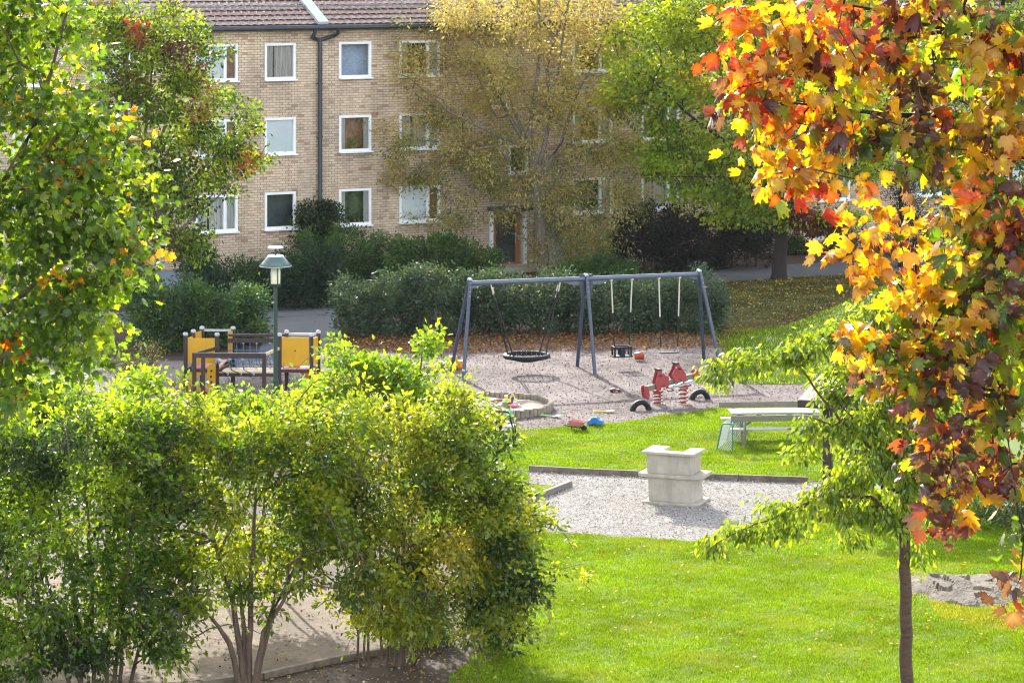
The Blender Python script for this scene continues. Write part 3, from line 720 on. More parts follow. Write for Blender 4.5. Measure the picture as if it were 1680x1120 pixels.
# ------------------------------------------------------------------ swings
def build_swings():
    A = atY(771, 467, 82.55); B = atY(1147, 450, 84.7); C = (A+B)/2
    bd = (B-A); bd.z = 0; bd.normalize(); pp = Vector((bd.y, -bd.x, 0))     # pp points to the viewer
    pp = (pp*0.95+Vector((-1, 0, 0))*0.06).normalized()
    root = thing('swing_frame', 'blue grey steel swing frame with six slanted legs and one long beam', 'swing', Vector((C.x, C.y, 0)))
    zt = 2.62
    m_ = MB(); a, b = Vector((A.x, A.y, zt)), Vector((B.x, B.y, zt))
    m_.tube([a, b], .068, 12)
    beam = m_.build('beam', M['beam_metal'], root)
    for P, e in ((a, -.40), (C, 0), (b, .42)):
        for s in (1, -1):
            foot = Vector((P.x, P.y, 0))+pp*.78*s+bd*e; top = Vector((P.x, P.y, zt+.10))+pp*.07*s
            if e == 0: foot += bd*(.05*s)
            m_ = MB(); m_.tube([top, foot-Vector((0, 0, .1))], .052, 12); leg = m_.build('leg', M['swing_metal'], root)
            m_ = MB(); m_.lathe(top, [(.056, -.02), (.056, .02), (.03, .045), (0, .05)], 10); m_.build('leg_cap', M['cap'], leg)
            for k in range(4):
                q = top+(foot-top)*(.03+.045*k); m_ = MB(); m_.lathe(q+pp*s*.05, [(.0, -.0), (.018, .0), (.018, .012), (0, .014)], 8); m_.build('bolt', M['cap'], leg)
    cz = Vector((C.x, C.y, zt))
    for s in (-1, 1):
        m_ = MB(); m_.prism([(.05*s, .12), (.2*s, .14), (.16*s, -.5), (.06*s, -.5)], cz, bd, Vector((0, 0, 1)), pp, .03); m_.build('bracket', M['swing_metal'], root)
        m_ = MB(); m_.prism([(.2*s, -.05), (.75*s, -.05), (.4*s, -.17), (.2*s, -.17)], cz, bd, Vector((0, 0, 1)), pp, .012); m_.build('gusset', M['beam_metal'], root)
        for P, ss in ((a, 1), (b, -1)):
            pass
    m_ = MB(); m_.prism([(.05, -.05), (.5, -.05), (.05, -.16)], a, bd, Vector((0, 0, 1)), pp, .012); m_.build('gusset', M['beam_metal'], root)
    m_ = MB(); m_.prism([(-.05, -.05), (-.5, -.05), (-.05, -.16)], b, bd, Vector((0, 0, 1)), pp, .012); m_.build('gusset', M['beam_metal'], root)
    def on_beam(x):
        k = (x-CX)/F; t = (k*a.y-a.x)/(bd.x-k*bd.y); return a+bd*t
    # nest swing
    h1, h2 = on_beam(805), on_beam(919); mid = (h1+h2)/2
    ctr = Vector((mid.x+.03, mid.y, .50)); rr = .62
    r2 = thing('basket_swing', 'round black basket swing hanging from four ropes on the left half of the frame', 'swing', Vector((ctr.x, ctr.y, .3)))
    m_ = MB(); m_.tube([ctr+Vector((rr*math.cos(t), rr*math.sin(t), .0)) for t in np.linspace(0, 2*math.pi, 40, endpoint=False)], .062, 10, closed=True); m_.build('ring', M['rubber'], r2)
    m_ = MB()
    for i in range(9):
        q = -rr+rr*2*(i+1)/10
        L = math.sqrt(rr*rr-q*q)
        for sw in (0, 1):
            pts = []
            for j in range(9):
                s_ = -L+2*L*j/8; dz = -.17*(1-(s_*s_+q*q)/(rr*rr)); pts.append(ctr+(Vector((q, s_, dz)) if sw else Vector((s_, q, dz))))
            m_.tube(pts, .012, 5)
    m_.build('net', M['rubber'], r2)
    m_ = MB()
    for i in range(24):
        t = 2*math.pi*i/24; m_.tube([ctr+Vector(((rr-.06)*math.cos(t), (rr-.06)*math.sin(t), -.03)), ctr+Vector(((rr-.02)*math.cos(t), (rr-.02)*math.sin(t), .07))], .012, 5)
    m_.build('net_clip', M['cap'], r2)
    for hp, s in ((h1, -1), (h2, 1)):
        for q in (-1, 1):
            end = ctr+bd*s*rr*.78+pp*q*rr*.55+Vector((0, 0, .05)); st = hp-Vector((0, 0, .32))+bd*(-s)*.08
            m_ = MB(); m_.tube([st, end], .022, 6); m_.build('rope', M['rubber'], r2)
        m_ = MB(); g = hp-Vector((0, 0, .055))
        m_.tube([g+bd*(-s)*.0, g-Vector((0, 0, .13))-bd*s*.03+pp*.04, g-Vector((0, 0, .26))-bd*s*.06+pp*.05, g-Vector((0, 0, .30))-bd*s*.08, g-Vector((0, 0, .24))-bd*s*.1-pp*.02, g-Vector((0, 0, .1))-bd*s*.06], .02, 6)
        m_.tube([g-Vector((0, 0, .28))-bd*s*.08, g-Vector((0, 0, .45))-bd*s*.14], .024, 6); m_.build('sling', M['rope'], r2)
    def chain_pair(x1, x2, seat_z, spread, root_, white_frac):
        p1, p2 = on_beam(x1), on_beam(x2); out_ = []
        for p, s in ((p1, 1), (p2, -1)):
            q = Vector((p.x, p.y, seat_z))+bd*s*spread; top = p-Vector((0, 0, .06)); m_ = MB()
            wq = top+(q-top)*white_frac
            m_.tube([top, wq], .021, 8); m_.lathe(top, [(0, -.06), (.05, -.03), (.055, .02), (.03, .06), (0, .07)], 10); m_.build('rope_sleeve', M['rope'], root_)
            m_ = MB(); m_.tube([wq, q], .02, 6); m_.build('rope', M['rubber'], root_)
            out_.append(q)
        return out_
    p = (on_beam(1003)+on_beam(1037))/2
    r3 = thing('baby_swing', 'black baby swing with a barred bucket seat next to the middle legs', 'swing', Vector((p.x, p.y, .4)))
    q1, q2 = chain_pair(1003, 1037, .66, .09, r3, .5); c = (q1+q2)/2; w = (q2-q1).length
    m_ = MB(); c0 = Vector((c.x, c.y, .36)); hw = w/2+.02
    m_.box(c0, (w+.14, .30, .04), math.atan2(bd.y, bd.x))
    ring_z = .62
    for s in (-1, 1):
        for d in (-1, 1): m_.beam(c0+bd*s*hw+pp*d*.13, Vector((c0.x, c0.y, ring_z))+bd*s*hw+pp*d*.13, .05, .05, pp)
        m_.beam(Vector((c0.x, c0.y, ring_z))+bd*s*hw+pp*.16, Vector((c0.x, c0.y, ring_z))+bd*s*hw-pp*.16, .05, .06)
    for d in (-1, 1): m_.beam(Vector((c0.x, c0.y, ring_z))-bd*(hw+.03)+pp*d*.15, Vector((c0.x, c0.y, ring_z))+bd*(hw+.03)+pp*d*.15, .05, .065)
    m_.prism([(-.05, -.03), (-.08, .13), (-.05, .26), (.05, .26), (.08, .13), (.05, -.03)], c0+pp*.13, bd, Vector((0, 0, 1)), pp, .04)
    m_.prism([(-.05, -.03), (-.08, .13), (-.05, .26), (.05, .26), (.08, .13), (.05, -.03)], c0-pp*.13, bd, Vector((0, 0, 1)), pp, .04)
    m_.build('seat', M['rubber'], r3, bevel=.01)
    p = (on_beam(1081)+on_beam(1115))/2
    r4 = thing('flat_swing', 'flat black swing seat hanging near the right legs', 'swing', Vector((p.x, p.y, .4)))
    q1, q2 = chain_pair(1081, 1115, .56, .06, r4, .56); c = (q1+q2)/2; w = (q2-q1).length
    m_ = MB(); m_.box((c.x, c.y, .40), (w+.06, .17, .035), math.atan2(bd.y, bd.x)); m_.build('seat', M['rubber'], r4, bevel=.012)
    m_ = MB()
    for q, s in ((q1, 1), (q2, -1)):
        for d in (-1, 1): m_.tube([q, Vector((q.x, q.y, .41))+pp*d*.07], .008, 5)
    m_.build('seat_chain', M['cap'], r4)
build_swings()

# ------------------------------------------------------------------ spring seesaw and its tyres
def build_seesaw():
    a = gp(1079, 662); b = gp(1121, 662); c = (a+b)/2
    ax = Vector((.93, .36, 0)).normalized(); ay = Vector((-ax.y, ax.x, 0)); up = Vector((0, 0, 1))
    root = thing('spring_seesaw', 'red horse seesaw on two coil springs tilted down to the left', 'seesaw', Vector((c.x, c.y, 0)))
    tilt = math.atan(.20); bx = (ax*math.cos(tilt)+up*math.sin(tilt)); bz = (up*math.cos(tilt)-ax*math.sin(tilt))
    o = Vector((c.x, c.y, .47))
    def L(x, y, z): return o+bx*x+ay*y+bz*z
    for p in (a, b):
        x = (p-c).dot(ax); top = L(x, 0, -.06).z
        m_ = MB(); n = 90; turns = 4.5; pts = []
        for i in range(n+1):
            t = i/n; ang = 2*math.pi*turns*t; pts.append(Vector((p.x+.115*math.cos(ang), p.y+.115*math.sin(ang), .0+(top)*t)))
        m_.tube(pts, .022, 6); m_.build('spring', M['spring'], root)
        m_ = MB(); m_.lathe((p.x, p.y, top-.01), [(.14, -.03), (.14, .02)], 16); m_.build('spring_plate', M['red'], root)
    m_ = MB()
    m_.beam(L(-.72, 0, .10), L(.74, 0, .10), .12, .14, bz); m_.build('board', M['old_wood'], root, bevel=.015)
    m_ = MB(); m_.prism([(-.05, -.2), (.62, -.2), (.86, 0), (.62, .2), (-.05, .2), (-.2, 0)], L(.05, -.02, -.02), bx, ay, bz, .025); m_.build('foot_plate', M['galv'], root)
    horse = [(-.21, -.03), (-.20, .20), (-.12, .34), (-.06, .47), (.0, .50), (.05, .46), (.11, .36), (.21, .26), (.235, .19), (.19, .15), (.175, -.03), (.085, -.04), (.07, .05), (.02, .085), (-.05, .05), (-.07, -.04)]
    for x, fl, dz in ((-.26, 1, .02), (.26, -1, .06)):
        for s in (-1, 1):
            m_ = MB(); m_.prism([(px*fl*.95, pz*1.0+dz) for px, pz in horse], L(x, s*.10, .0), bx, bz, ay, .028); hb = m_.build('horse_board', M['red'], root, bevel=.006)
            m_ = MB(); m_.lathe(L(x+fl*.05, s*.118, .40+dz), [(0, -.02), (.022, -.02), (.022, .02), (0, .02)], 10, m=Matrix.Rotation(R(90), 3, 'X')); m_.build('bolt', M['cap'], hb)
        m_ = MB(); m_.tube([L(x-fl*.03, -.24, .36+dz), L(x-fl*.03, .24, .36+dz)], .017, 8); m_.box(L(x, 0, .50+dz), (.12, .24, .05), math.atan2(ax.y, ax.x)); m_.build('hand_grip', M['rubber'], root)
        m_ = MB()
        for s in (-1, 1): m_.tube([L(x+.10, s*.1, -.06), L(x+.10, s*.2, -.08), L(x+.24, s*.2, -.08), L(x+.24, s*.1, -.06)], .014, 6)
        m_.build('foot_rest', M['rubber'], root)
    disc = [(.085*math.cos(t), .02+.19*math.sin(t)) for t in np.linspace(0, 2*math.pi, 18, endpoint=False)]
    for x in (-.74, .76):
        for s in (-1, 1):
            m_ = MB(); m_.prism(disc if x > 0 else [(px*.85, pz-.05) for px, pz in disc], L(x, s*.10, .05), bx, bz, ay, .028); m_.build('back_board', M['red'], root, bevel=.006)
build_seesaw()
def tyre(p, ang, label):
    d = Vector((math.cos(ang), math.sin(ang), 0)); up = Vector((0, 0, 1)); s = Vector((-d.y, d.x, 0)); m_ = MB()
    prof = [(.17, -.06), (.20, -.085), (.26, -.085), (.29, -.06), (.295, 0), (.29, .06), (.26, .085), (.20, .085), (.17, .06), (.165, 0)]
    n = 40; vs = []; fs = []; k = len(prof)
    for i in range(n):
        t = 2*math.pi*i/n
        for r_, w in prof:
            g = 1+.012*(i % 2)*(r_ > .27); vs.append(p+d*r_*g*math.cos(t)+up*(r_*g*math.sin(t)-.02)+s*w)
    for i in range(n):
        for j in range(k): fs.append((i*k+j, ((i+1) % n)*k+j, ((i+1) % n)*k+(j+1) % k, i*k+(j+1) % k))
    m_.add(vs, fs, True); o = m_.build('buried_tyre', M['rubber'], origin=p)
    return tag(o, label, 'tyre', 'half buried seesaw tyres')
tyre(gp(1051, 673), .35, 'black tyre half buried in gravel below the low left end of the seesaw')
tyre(gp(1148, 655), .35, 'black tyre half buried behind the seesaw and partly behind green leaves')

# ------------------------------------------------------------------ sandpit
def build_sandpit():
    c = gp(803, 671); r_ = 1.62
    root = thing('sandpit', 'round sandpit edged with short upright logs', 'sandpit', Vector((c.x, c.y, 0)))
    m_ = MB(); rng = random.Random(5)
    n = 74
    for i in range(n):
        t = 2*math.pi*i/n; h = .20+rng.uniform(-.015, .02); p = Vector((c.x+r_*math.cos(t), c.y+r_*math.sin(t), 0))
        m_.lathe(p, [(.072, -.05), (.072, h-.012), (.06, h), (0, h)], 9)
    m_.build('log_edge', M['stump'], root)
    vs = [(c.x, c.y, .10)]; fs = []; kr = 12; ks = 48
    for i in range(1, kr+1):
        for j in range(ks):
            t = 2*math.pi*j/ks; q = r_*i/kr; vs.append((c.x+q*math.cos(t), c.y+q*math.sin(t), .07+.05*math.sin(q*3+t*2)*math.cos(q*4-t*3)+rng.uniform(-.012, .012)))
    for j in range(ks): fs.append((0, 1+j, 1+(j+1) % ks))
    for i in range(kr-1):
        for j in range(ks): fs.append((1+i*ks+j, 1+(i+1)*ks+j, 1+(i+1)*ks+(j+1) % ks, 1+i*ks+(j+1) % ks))
    m_ = MB(); m_.add(vs, fs, True); m_.build('sand', M['sand'], root)
    return c
sc_ = build_sandpit()

# ------------------------------------------------------------------ toys
def bucket(p, r_, h, mat, label, name='toy_bucket', tip=0.0, ang=0.0):
    m3 = (Matrix.Rotation(ang, 3, 'Z') @ Matrix.Rotation(tip, 3, 'Y')); m_ = MB()
    root = thing(name, label, 'toy', p)
    off = Vector((0, 0, r_*.9)) if tip else Vector((0, 0, 0))
    m_.lathe(p+off, [(r_*.72, 0), (r_, h), (r_*1.08, h), (r_*.92, h-.01), (r_*.66, .02), (0, .02)], 16, m=m3); m_.build('bucket', mat, root)
    m_ = MB(); pts = [p+off+m3 @ Vector((r_*1.05*math.cos(t), .02, h+r_*.9*math.sin(t))) for t in np.linspace(0, math.pi, 9)]
    m_.tube(pts, .009, 5); m_.build('handle', M['cap'], root); return root
def spade(p, ang, mat, label, s=1.0):
    root = thing('toy_spade', label, 'toy', p); d = Vector((math.cos(ang), math.sin(ang), 0)); q = Vector((-d.y, d.x, 0)); up = Vector((0, 0, 1))
    m_ = MB(); m_.prism([(0, -.06*s), (.14*s, -.07*s), (.2*s, 0), (.14*s, .07*s), (0, .06*s)], p+up*.035, (d+up*.12).normalized(), q, up, .02); m_.build('blade', mat, root, bevel=.005)
    m_ = MB(); m_.tube([p+up*.03, p-d*.26*s+up*.05], .018*s, 8); m_.tube([p-d*.26*s-q*.05*s+up*.05, p-d*.26*s+q*.05*s+up*.05], .018*s, 8); m_.build('grip', mat, root)
def wheelbarrow():
    p = gp(946, 706); root = thing('toy_wheelbarrow', 'faded pink toy wheelbarrow standing at the edge of the grass', 'toy', p)
    ax = Vector((.93, -.36, 0)).normalized(); ay = Vector((-ax.y, ax.x, 0)); up = Vector((0, 0, 1)); m_ = MB()
    def q(x, y, z): return p+ax*x+ay*y+up*z
    lo = [q(-.11, -.09, .10), q(.13, -.09, .12), q(.13, .09, .12), q(-.11, .09, .10)]; hi = [q(-.18, -.14, .27), q(.22, -.14, .24), q(.22, .14, .24), q(-.18, .14, .27)]
    li = [v+up*.015 for v in lo]; hin = [v*1+(p+up*.25-v)*.06 for v in hi]
    m_.add(lo+hi, [(0, 1, 5, 4), (1, 2, 6, 5), (2, 3, 7, 6), (3, 0, 4, 7), (3, 2, 1, 0)]); m_.add(li+hin, [(4, 5, 1, 0), (5, 6, 2, 1), (6, 7, 3, 2), (7, 4, 0, 3), (0, 1, 2, 3)])
    m_.add(hi+hin, [(0, 1, 5, 4), (1, 2, 6, 5), (2, 3, 7, 6), (3, 0, 4, 7)])
    for k in range(5):
        t = -.10+.05*k; m_.beam(q(-.112, t*.8, .11), q(-.183, t*1.25, .265), .012, .015)
    m_.build('tray', M['rose'], root)
    m_ = MB(); m_.lathe(q(.2, 0, .07), [(0, -.03), (.05, -.03), (.07, -.02), (.07, .02), (.05, .03), (0, .03)], 16, m=Matrix.Rotation(math.atan2(ax.y, ax.x), 3, 'Z') @ Matrix.Rotation(R(90), 3, 'X')); m_.build('wheel', M['rubber'], root)
    for s in (-1, 1):
        m_ = MB(); m_.tube([q(.2, s*.05, .07), q(0, s*.08, .10), q(-.3, s*.13, .14)], .014, 6); m_.tube([q(-.1, s*.09, .1), q(-.12, s*.1, 0)], .013, 6); m_.build('handle', M['rubber'], root)
wheelbarrow()
def toy_car():
    p = gp(977, 698); root = thing('toy_car', 'blue plastic ride-on toy car at the edge of the grass', 'toy', p)
    ax = Vector((.97, -.22, 0)).normalized(); ay = Vector((-ax.y, ax.x, 0)); up = Vector((0, 0, 1)); m_ = MB()
    prof = [(-.20, .05), (-.20, .13), (-.13, .16), (-.08, .22), (.06, .22), (.10, .16), (.19, .14), (.21, .10), (.20, .05)]
    m_.prism(prof, p, ax, up, ay, .19); m_.build('body', M['blue'], root, bevel=.02)
    for sx in (-.12, .12):
        for sy in (-.1, .1):
            m_ = MB(); m_.lathe(p+ax*sx+ay*sy+up*.055, [(0, -.02), (.055, -.02), (.055, .02), (0, .02)], 14, m=Matrix.Rotation(math.atan2(ax.y, ax.x), 3, 'Z') @ Matrix.Rotation(R(90), 3, 'X')); m_.build('wheel', M['net_blue'], root)
    m_ = MB(); m_.tube([p-ax*.06+up*.21, p-ax*.02+up*.27, p+ax*.04+up*.27, p+ax*.06+up*.21], .014, 6); m_.build('handle', M['turq'], root)
toy_car()
zs_ = Vector((0, 0, .10))
bucket(gp(829, 691)+Vector((0, 0, .08)), .11, .17, M['turq'], 'turquoise toy bucket lying at the near edge of the sandpit', tip=R(80), ang=.4)
bucket(gp(838, 667)+zs_, .09, .17, M['blue'], 'dark blue toy bucket standing in the sand by the yellow toy')
bucket(gp(768, 666)+Vector((0, 0, .2)), .12, .2, M['orangetoy'], 'orange toy bucket at the left edge of the sandpit')
bucket(gp(829, 674)+zs_, .08, .13, M['greentoy'], 'light green toy bucket standing in the middle of the sandpit')
def toy_digger():
    p = gp(833, 670)+zs_; root = thing('toy_digger', 'yellow toy digger standing in the sandpit', 'toy', p); m_ = MB()
    m_.box(p+Vector((0, 0, .10)), (.18, .12, .08)); m_.box(p+Vector((-.04, 0, .19)), (.09, .11, .11)); m_.build('body', M['yellowtoy'], root, bevel=.012)
    m_ = MB(); m_.beam(p+Vector((.05, 0, .14)), p+Vector((.13, 0, .28)), .03, .035); m_.beam(p+Vector((.13, 0, .28)), p+Vector((.20, 0, .16)), .03, .03); m_.box(p+Vector((.2, 0, .13)), (.07, .09, .06)); m_.build('arm', M['yellowtoy'], root)
    for s in (-1, 1):
        m_ = MB(); m_.box(p+Vector((0, s*.07, .035)), (.2, .035, .07)); m_.build('track', M['rubber'], root, bevel=.02)
toy_digger()
p = gp(843, 673)+zs_; m_ = MB(); m_.lathe(p, [(.0, .012), (.11, .012), (.15, .05), (.16, .05), (.12, 0), (0, 0)], 22)
tag(m_.build('toy_plate', M['pinktoy'], origin=p), 'round pink plastic toy dish lying in the sandpit', 'toy')
p = gp(814, 664)+zs_; m_ = MB(); m_.lathe(p, [(.17, 0), (.15, .04), (.05, .07), (0, .075)], 18); m_.tube([p+Vector((.1, 0, .05)), p+Vector((.24, -.1, .06))], .016, 6)
tag(m_.build('toy_sieve', M['redtoy'], origin=p), 'dark red toy sieve lying at the back of the sandpit', 'toy')
spade(gp(812, 674)+zs_, .4, M['greentoy'], 'small green toy spade lying in the sandpit')
spade(gp(820, 681)+zs_, 2.8, M['yellowtoy'], 'long orange yellow toy spade on the near side of the sandpit', 1.1)
spade(gp(907, 685), -.35, M['greentoy'], 'green toy spade lying on the gravel right of the sandpit', 1.2)
spade(gp(994, 677), .05, M['yellowtoy'], 'yellow toy spade lying on the gravel left of the near tyre', 1.2)
def small_animal():
    p = gp(1010, 643); root = thing('toy_cart', 'small dark red toy cart lying on the gravel left of the seesaw', 'toy', p); m_ = MB()
    m_.prism([(-.16, .03), (-.16, .09), (-.02, .11), (.02, .08), (.1, .09), (.16, .04)], p, Vector((1, 0, 0)), Vector((0, 0, 1)), Vector((0, 1, 0)), .12); m_.build('tray', M['redtoy'], root, bevel=.012)
    for x in (-.1, .1):
        m_ = MB(); m_.lathe(p+Vector((x, 0, .035)), [(0, -.075), (.035, -.075), (.035, .075), (0, .075)], 12, m=Matrix.Rotation(R(90), 3, 'X')); m_.build('wheel', M['rubber'], root)
small_animal()
bucket(gp(1041, 592)+Vector((0, 0, .02)), .13, .26, M['orangetoy'], 'orange red toy bucket lying on its side behind the baby swing', tip=R(86), ang=.1)
def yellow_rider():
    p = gp(742, 606); root = thing('toy_tipper', 'yellow plastic toy tipper truck beside the left legs of the swing frame', 'toy', p)
    ax = Vector((.97, .2, 0)).normalized(); ay = Vector((-ax.y, ax.x, 0)); up = Vector((0, 0, 1)); m_ = MB()
    m_.prism([(-.32, .08), (-.36, .24), (-.10, .24), (-.08, .38), (.12, .40), (.14, .26), (.34, .26), (.34, .08)], p, ax, up, ay, .3); m_.build('body', M['yellow'], root, bevel=.025)
    for x in (-.2, .2):
        for s in (-1, 1):
            m_ = MB(); m_.lathe(p+ax*x+ay*s*.15+up*.09, [(0, -.03), (.09, -.03), (.09, .03), (0, .03)], 14, m=Matrix.Rotation(math.atan2(ax.y, ax.x), 3, 'Z') @ Matrix.Rotation(R(90), 3, 'X')); m_.build('wheel', M['slide'], root)
yellow_rider()

# ------------------------------------------------------------------ play frame
def build_play_frame():
    ax = Vector((1, -.05, 0)).normalized(); up = Vector((0, 0, 1))
    ay = Vector((.24, .97, 0)).normalized()
    o = gp(511, 648)                                              # front right post of the right tower
    root = thing('play_frame', 'low play frame of two yellow towers joined by a bridge with blue nets', 'play frame', Vector((o.x-1.6, o.y, 0)))
    def q(x, y, z): return Vector((o.x, o.y, 0))+ax*x+ay*y+up*z
    rz = math.atan2(ax.y, ax.x)
    def post(x, y, h, cap=True):
        m_ = MB(); m_.box(q(x, y, h/2-.03), (.10, .10, h+.06), rz); p = m_.build('post', M['brown_wood'], root, bevel=.008)
        if cap:
            m_ = MB(); m_.lathe(q(x, y, h), [(.066, -.03), (.07, .02), (.05, .05), (0, .06)], 12); m_.build('post_cap', M['cap'], p)
    def panel(a, b, z0, z1, mat=None, name='panel', hole=None):
        d = (b-a); L = d.length; d.normalize(); nrm = d.cross(up); m_ = MB()
        if hole is None: m_.prism([(0, z0), (L, z0), (L, z1), (0, z1)], Vector((a.x, a.y, 0)), d, up, nrm, .022)
        else:
            hx, hz, hr = hole; n = 28; ri = [(hx+hr*math.cos(t), hz+hr*math.sin(t)) for t in np.linspace(-math.pi*.75, math.pi*1.25, n, endpoint=False)]
            ro = []
            for px, pz in ri:
                dx, dz = px-hx, pz-hz; s = min(((L-hx) if dx > 0 else hx)/max(abs(dx), 1e-6), ((z1-hz) if dz > 0 else hz-z0)/max(abs(dz), 1e-6)); ro.append((hx+dx*s, hz+dz*s))
            base = Vector((a.x, a.y, 0)); vs = []
            for s in (-.011, .011):
                vs += [base+d*x+up*z+nrm*s for x, z in ri]+[base+d*x+up*z+nrm*s for x, z in ro]
            fs = []
            for i in range(n):
                j = (i+1) % n
                fs += [(i, j, n+j, n+i), (2*n+i, 3*n+i, 3*n+j, 2*n+j), (i, 2*n+i, 2*n+j, j), (n+i, n+j, 3*n+j, 3*n+i)]
            m_.add(vs, fs)
        return m_.build(name, mat or M['yellow'], root)
    def rail(a, b, w=.06, h=.10, mat=None, name='rail'):
        m_ = MB(); m_.beam(a, b, w, h); return m_.build(name, mat or M['brown_wood'], root, bevel=.006)
    # right tower
    w, dp, H1, dk = .87, .62, 1.62, .72
    for x in (-w, 0):
        for y in (0, dp): post(x, y, H1)
    panel(q(-w+.06, 0, 0), q(-.06, 0, 0), .80, 1.56); panel(q(.0, .06, 0), q(.0, dp-.06, 0), .80, 1.52)
    m_ = MB(); m_.lathe(q(-.44, -.02, 1.2), [(0, -.02), (.02, -.02), (.02, .02), (0, .02)], 10, m=Matrix.Rotation(R(90), 3, 'X')); m_.build('bolt', M['rubber'], root)
    m_ = MB(); m_.box(q(-w/2, dp/2, dk), (w-.1, dp+.06, .05), rz); m_.build('deck', M['pink_deck'], root)
    for y in (-.0, dp): rail(q(-w+.05, y, dk-.07), q(-.05, y, dk-.07), .05, .09)
    rail(q(0, .05, dk-.07), q(0, dp-.05, dk-.07), .05, .09); rail(q(-w+.05, dp, 1.56), q(-.05, dp, 1.56), .05, .06, M['cap'])
    # slide behind and right of the right tower
    m_ = MB(); n = 9; sec = [(-.24, .22), (-.21, .04), (-.1, 0), (.1, 0), (.21, .04), (.24, .22)]; vs = []
    for i in range(n):
        t = i/(n-1); c = q(-.42+.62*t, -.10-.0*t+.62*(0), dk-.03-(dk-.12)*(3*t*t-2*t**3)); 
        c = q(-.62+1.0*t, .30, dk-.06-(dk-.16)*(3*t*t-2*t**3))
        for sx, sz in sec: vs.append(c+ay*sx*1.1+up*sz)
    k = len(sec); m_.add(vs, [(i*k+j, i*k+j+1, (i+1)*k+j+1, (i+1)*k+j) for i in range(n-1) for j in range(k-1)], True)
    sl = m_.build('slide', M['slide'], root); md = sl.modifiers.new('thick', 'SOLIDIFY'); md.thickness = .025
    # left tower
    xl = -3.43; H2 = 1.62; wl, dl = .86, 1.30
    for x, y in ((xl, 0), (xl+wl, 0), (xl, dl), (xl+wl, dl)): post(x, y, H2)
    post(xl, .62, H2)
    panel(q(xl+.06, 0, 0), q(xl+wl-.06, 0, 0), .84, 1.52)
    panel(q(xl+.06, 0, 0), q(xl+wl-.06, 0, 0), .08, .66, hole=(.43, .34, .2))
    panel(q(xl, .06, 0), q(xl, .57, 0), .84, 1.50); panel(q(xl, .68, 0), q(xl, dl-.06, 0), .84, 1.56); panel(q(xl+wl, dl-.4, 0), q(xl+wl, dl-.06, 0), .84, 1.56)
    m_ = MB(); m_.box(q(xl+wl/2, dl/2, dk), (wl-.1, dl+.06, .05), rz); m_.build('deck', M['pink_deck'], root)
    for y in (0, dl): rail(q(xl+.05, y, dk-.07), q(xl+wl-.05, y, dk-.07), .05, .09)
    rail(q(xl, .05, dk-.07), q(xl, dl-.05, dk-.07), .05, .09); rail(q(xl+wl, .05, dk-.07), q(xl+wl, dl-.05, dk-.07), .05, .09)
    rail(q(xl+.05, dl, 1.56), q(xl+wl-.05, dl, 1.56), .06, .06, M['cap'])
    # bridge
    x0, x1 = xl+wl, -w
    m_ = MB(); m_.box(q((x0+x1)/2, .36, .60), (x1-x0-.1, .78, .05), rz); m_.build('bridge_deck', M['tan_deck'], root)
    for y in (-.06, .78): rail(q(x0+.05, y, .545), q(x1-.05, y, .545), .05, .09)
    rail(q(x0+.05, .78, 1.50), q(x1-.05, .78, 1.52), .06, .07, M['cap'] if 0 else M['brown_wood']); rail(q(x0+.05, .70, 1.36), q(x1-.05, .70, 1.38), .06, .12)
    m_ = MB()
    for i in range(9):
        x = x0+.12+(x1-x0-.24)*i/8; m_.tube([q(x, .70, 1.34), q(x, .70, .62)], .013, 5)
    for z in (.74, .86, .98, 1.10): m_.tube([q(x0+.06, .70, z), q(x1-.06, .70, z)], .011, 5)
    for i in range(16):
        x = x0+.12+(x1-x0-.24)*i/15; m_.tube([q(x, .705, .98), q(x+.06, .705, .64)], .009, 4)
    m_.build('back_net', M['net_blue'], root)
    m_ = MB()
    for i in range(5):
        x = x0+.12+(x1-x0-.24)*i/4
        for z in (1.3, .66, .95): m_.lathe(q(x, .70, z), [(0, -.035), (.03, -.02), (.03, .02), (0, .035)], 8)
    m_.build('net_knot', M['cap'], root)
    # front gallery
    yf = -.98; gx0, gx1 = x0-.10, x1-.10; hz = 1.22
    for x in (gx0-.18, gx0+.06, gx1): post(x, yf, hz, False)
    rail(q(gx0-.23, yf, hz-.02), q(gx1+.05, yf, hz-.02), .12, .13)
    rail(q(gx1, yf+.05, hz+.0), q(x1, -.05, 1.26), .05, .08, M['tan_deck']); rail(q(gx0-.18, yf+.05, hz+.0), q(x0, -.05, 1.26), .05, .08)
    for i, x in enumerate((gx0+.42, gx0+.78, gx0+1.12)):
        m_ = MB(); m_.tube([q(x, yf, hz-.08), q(x, yf+.1, .80), q(x+.01, -.1, .56)], .014, 6); rp = m_.build('climbing_rope', M['rubber'] if i != 2 else M['net_blue'], root)
        m_ = MB(); m_.lathe(q(x, yf, hz-.10), [(0, -.07), (.045, -.04), (.04, .04), (0, .07)], 8); m_.lathe(q(x+.01, -.12, .58), [(0, -.05), (.035, -.02), (.035, .03), (0, .05)], 8); m_.build('rope_end', M['cap'], rp)
    p = panel(q(gx0+.16, yf+.05, 0), q(gx0+.22, yf+.48, 0), .10, .92, name='slotted_board')
    m_ = MB(); n = (q(0, 1, 0)-q(0, 0, 0)).normalized()
    for k in range(4): m_.box(q(gx0+.20, yf+.2+.04*(k % 2), .3+.15*k), (.035, .12, .05), rz)
    m_.build('slot', M['rubber'], p)
    m_ = MB(); m_.tube([q(gx0+.20+.0, -.3, .90), q(gx0+.3, -.34, .98)], .07, 10); m_.build('steering_knob', M['cap'], root)
build_play_frame()

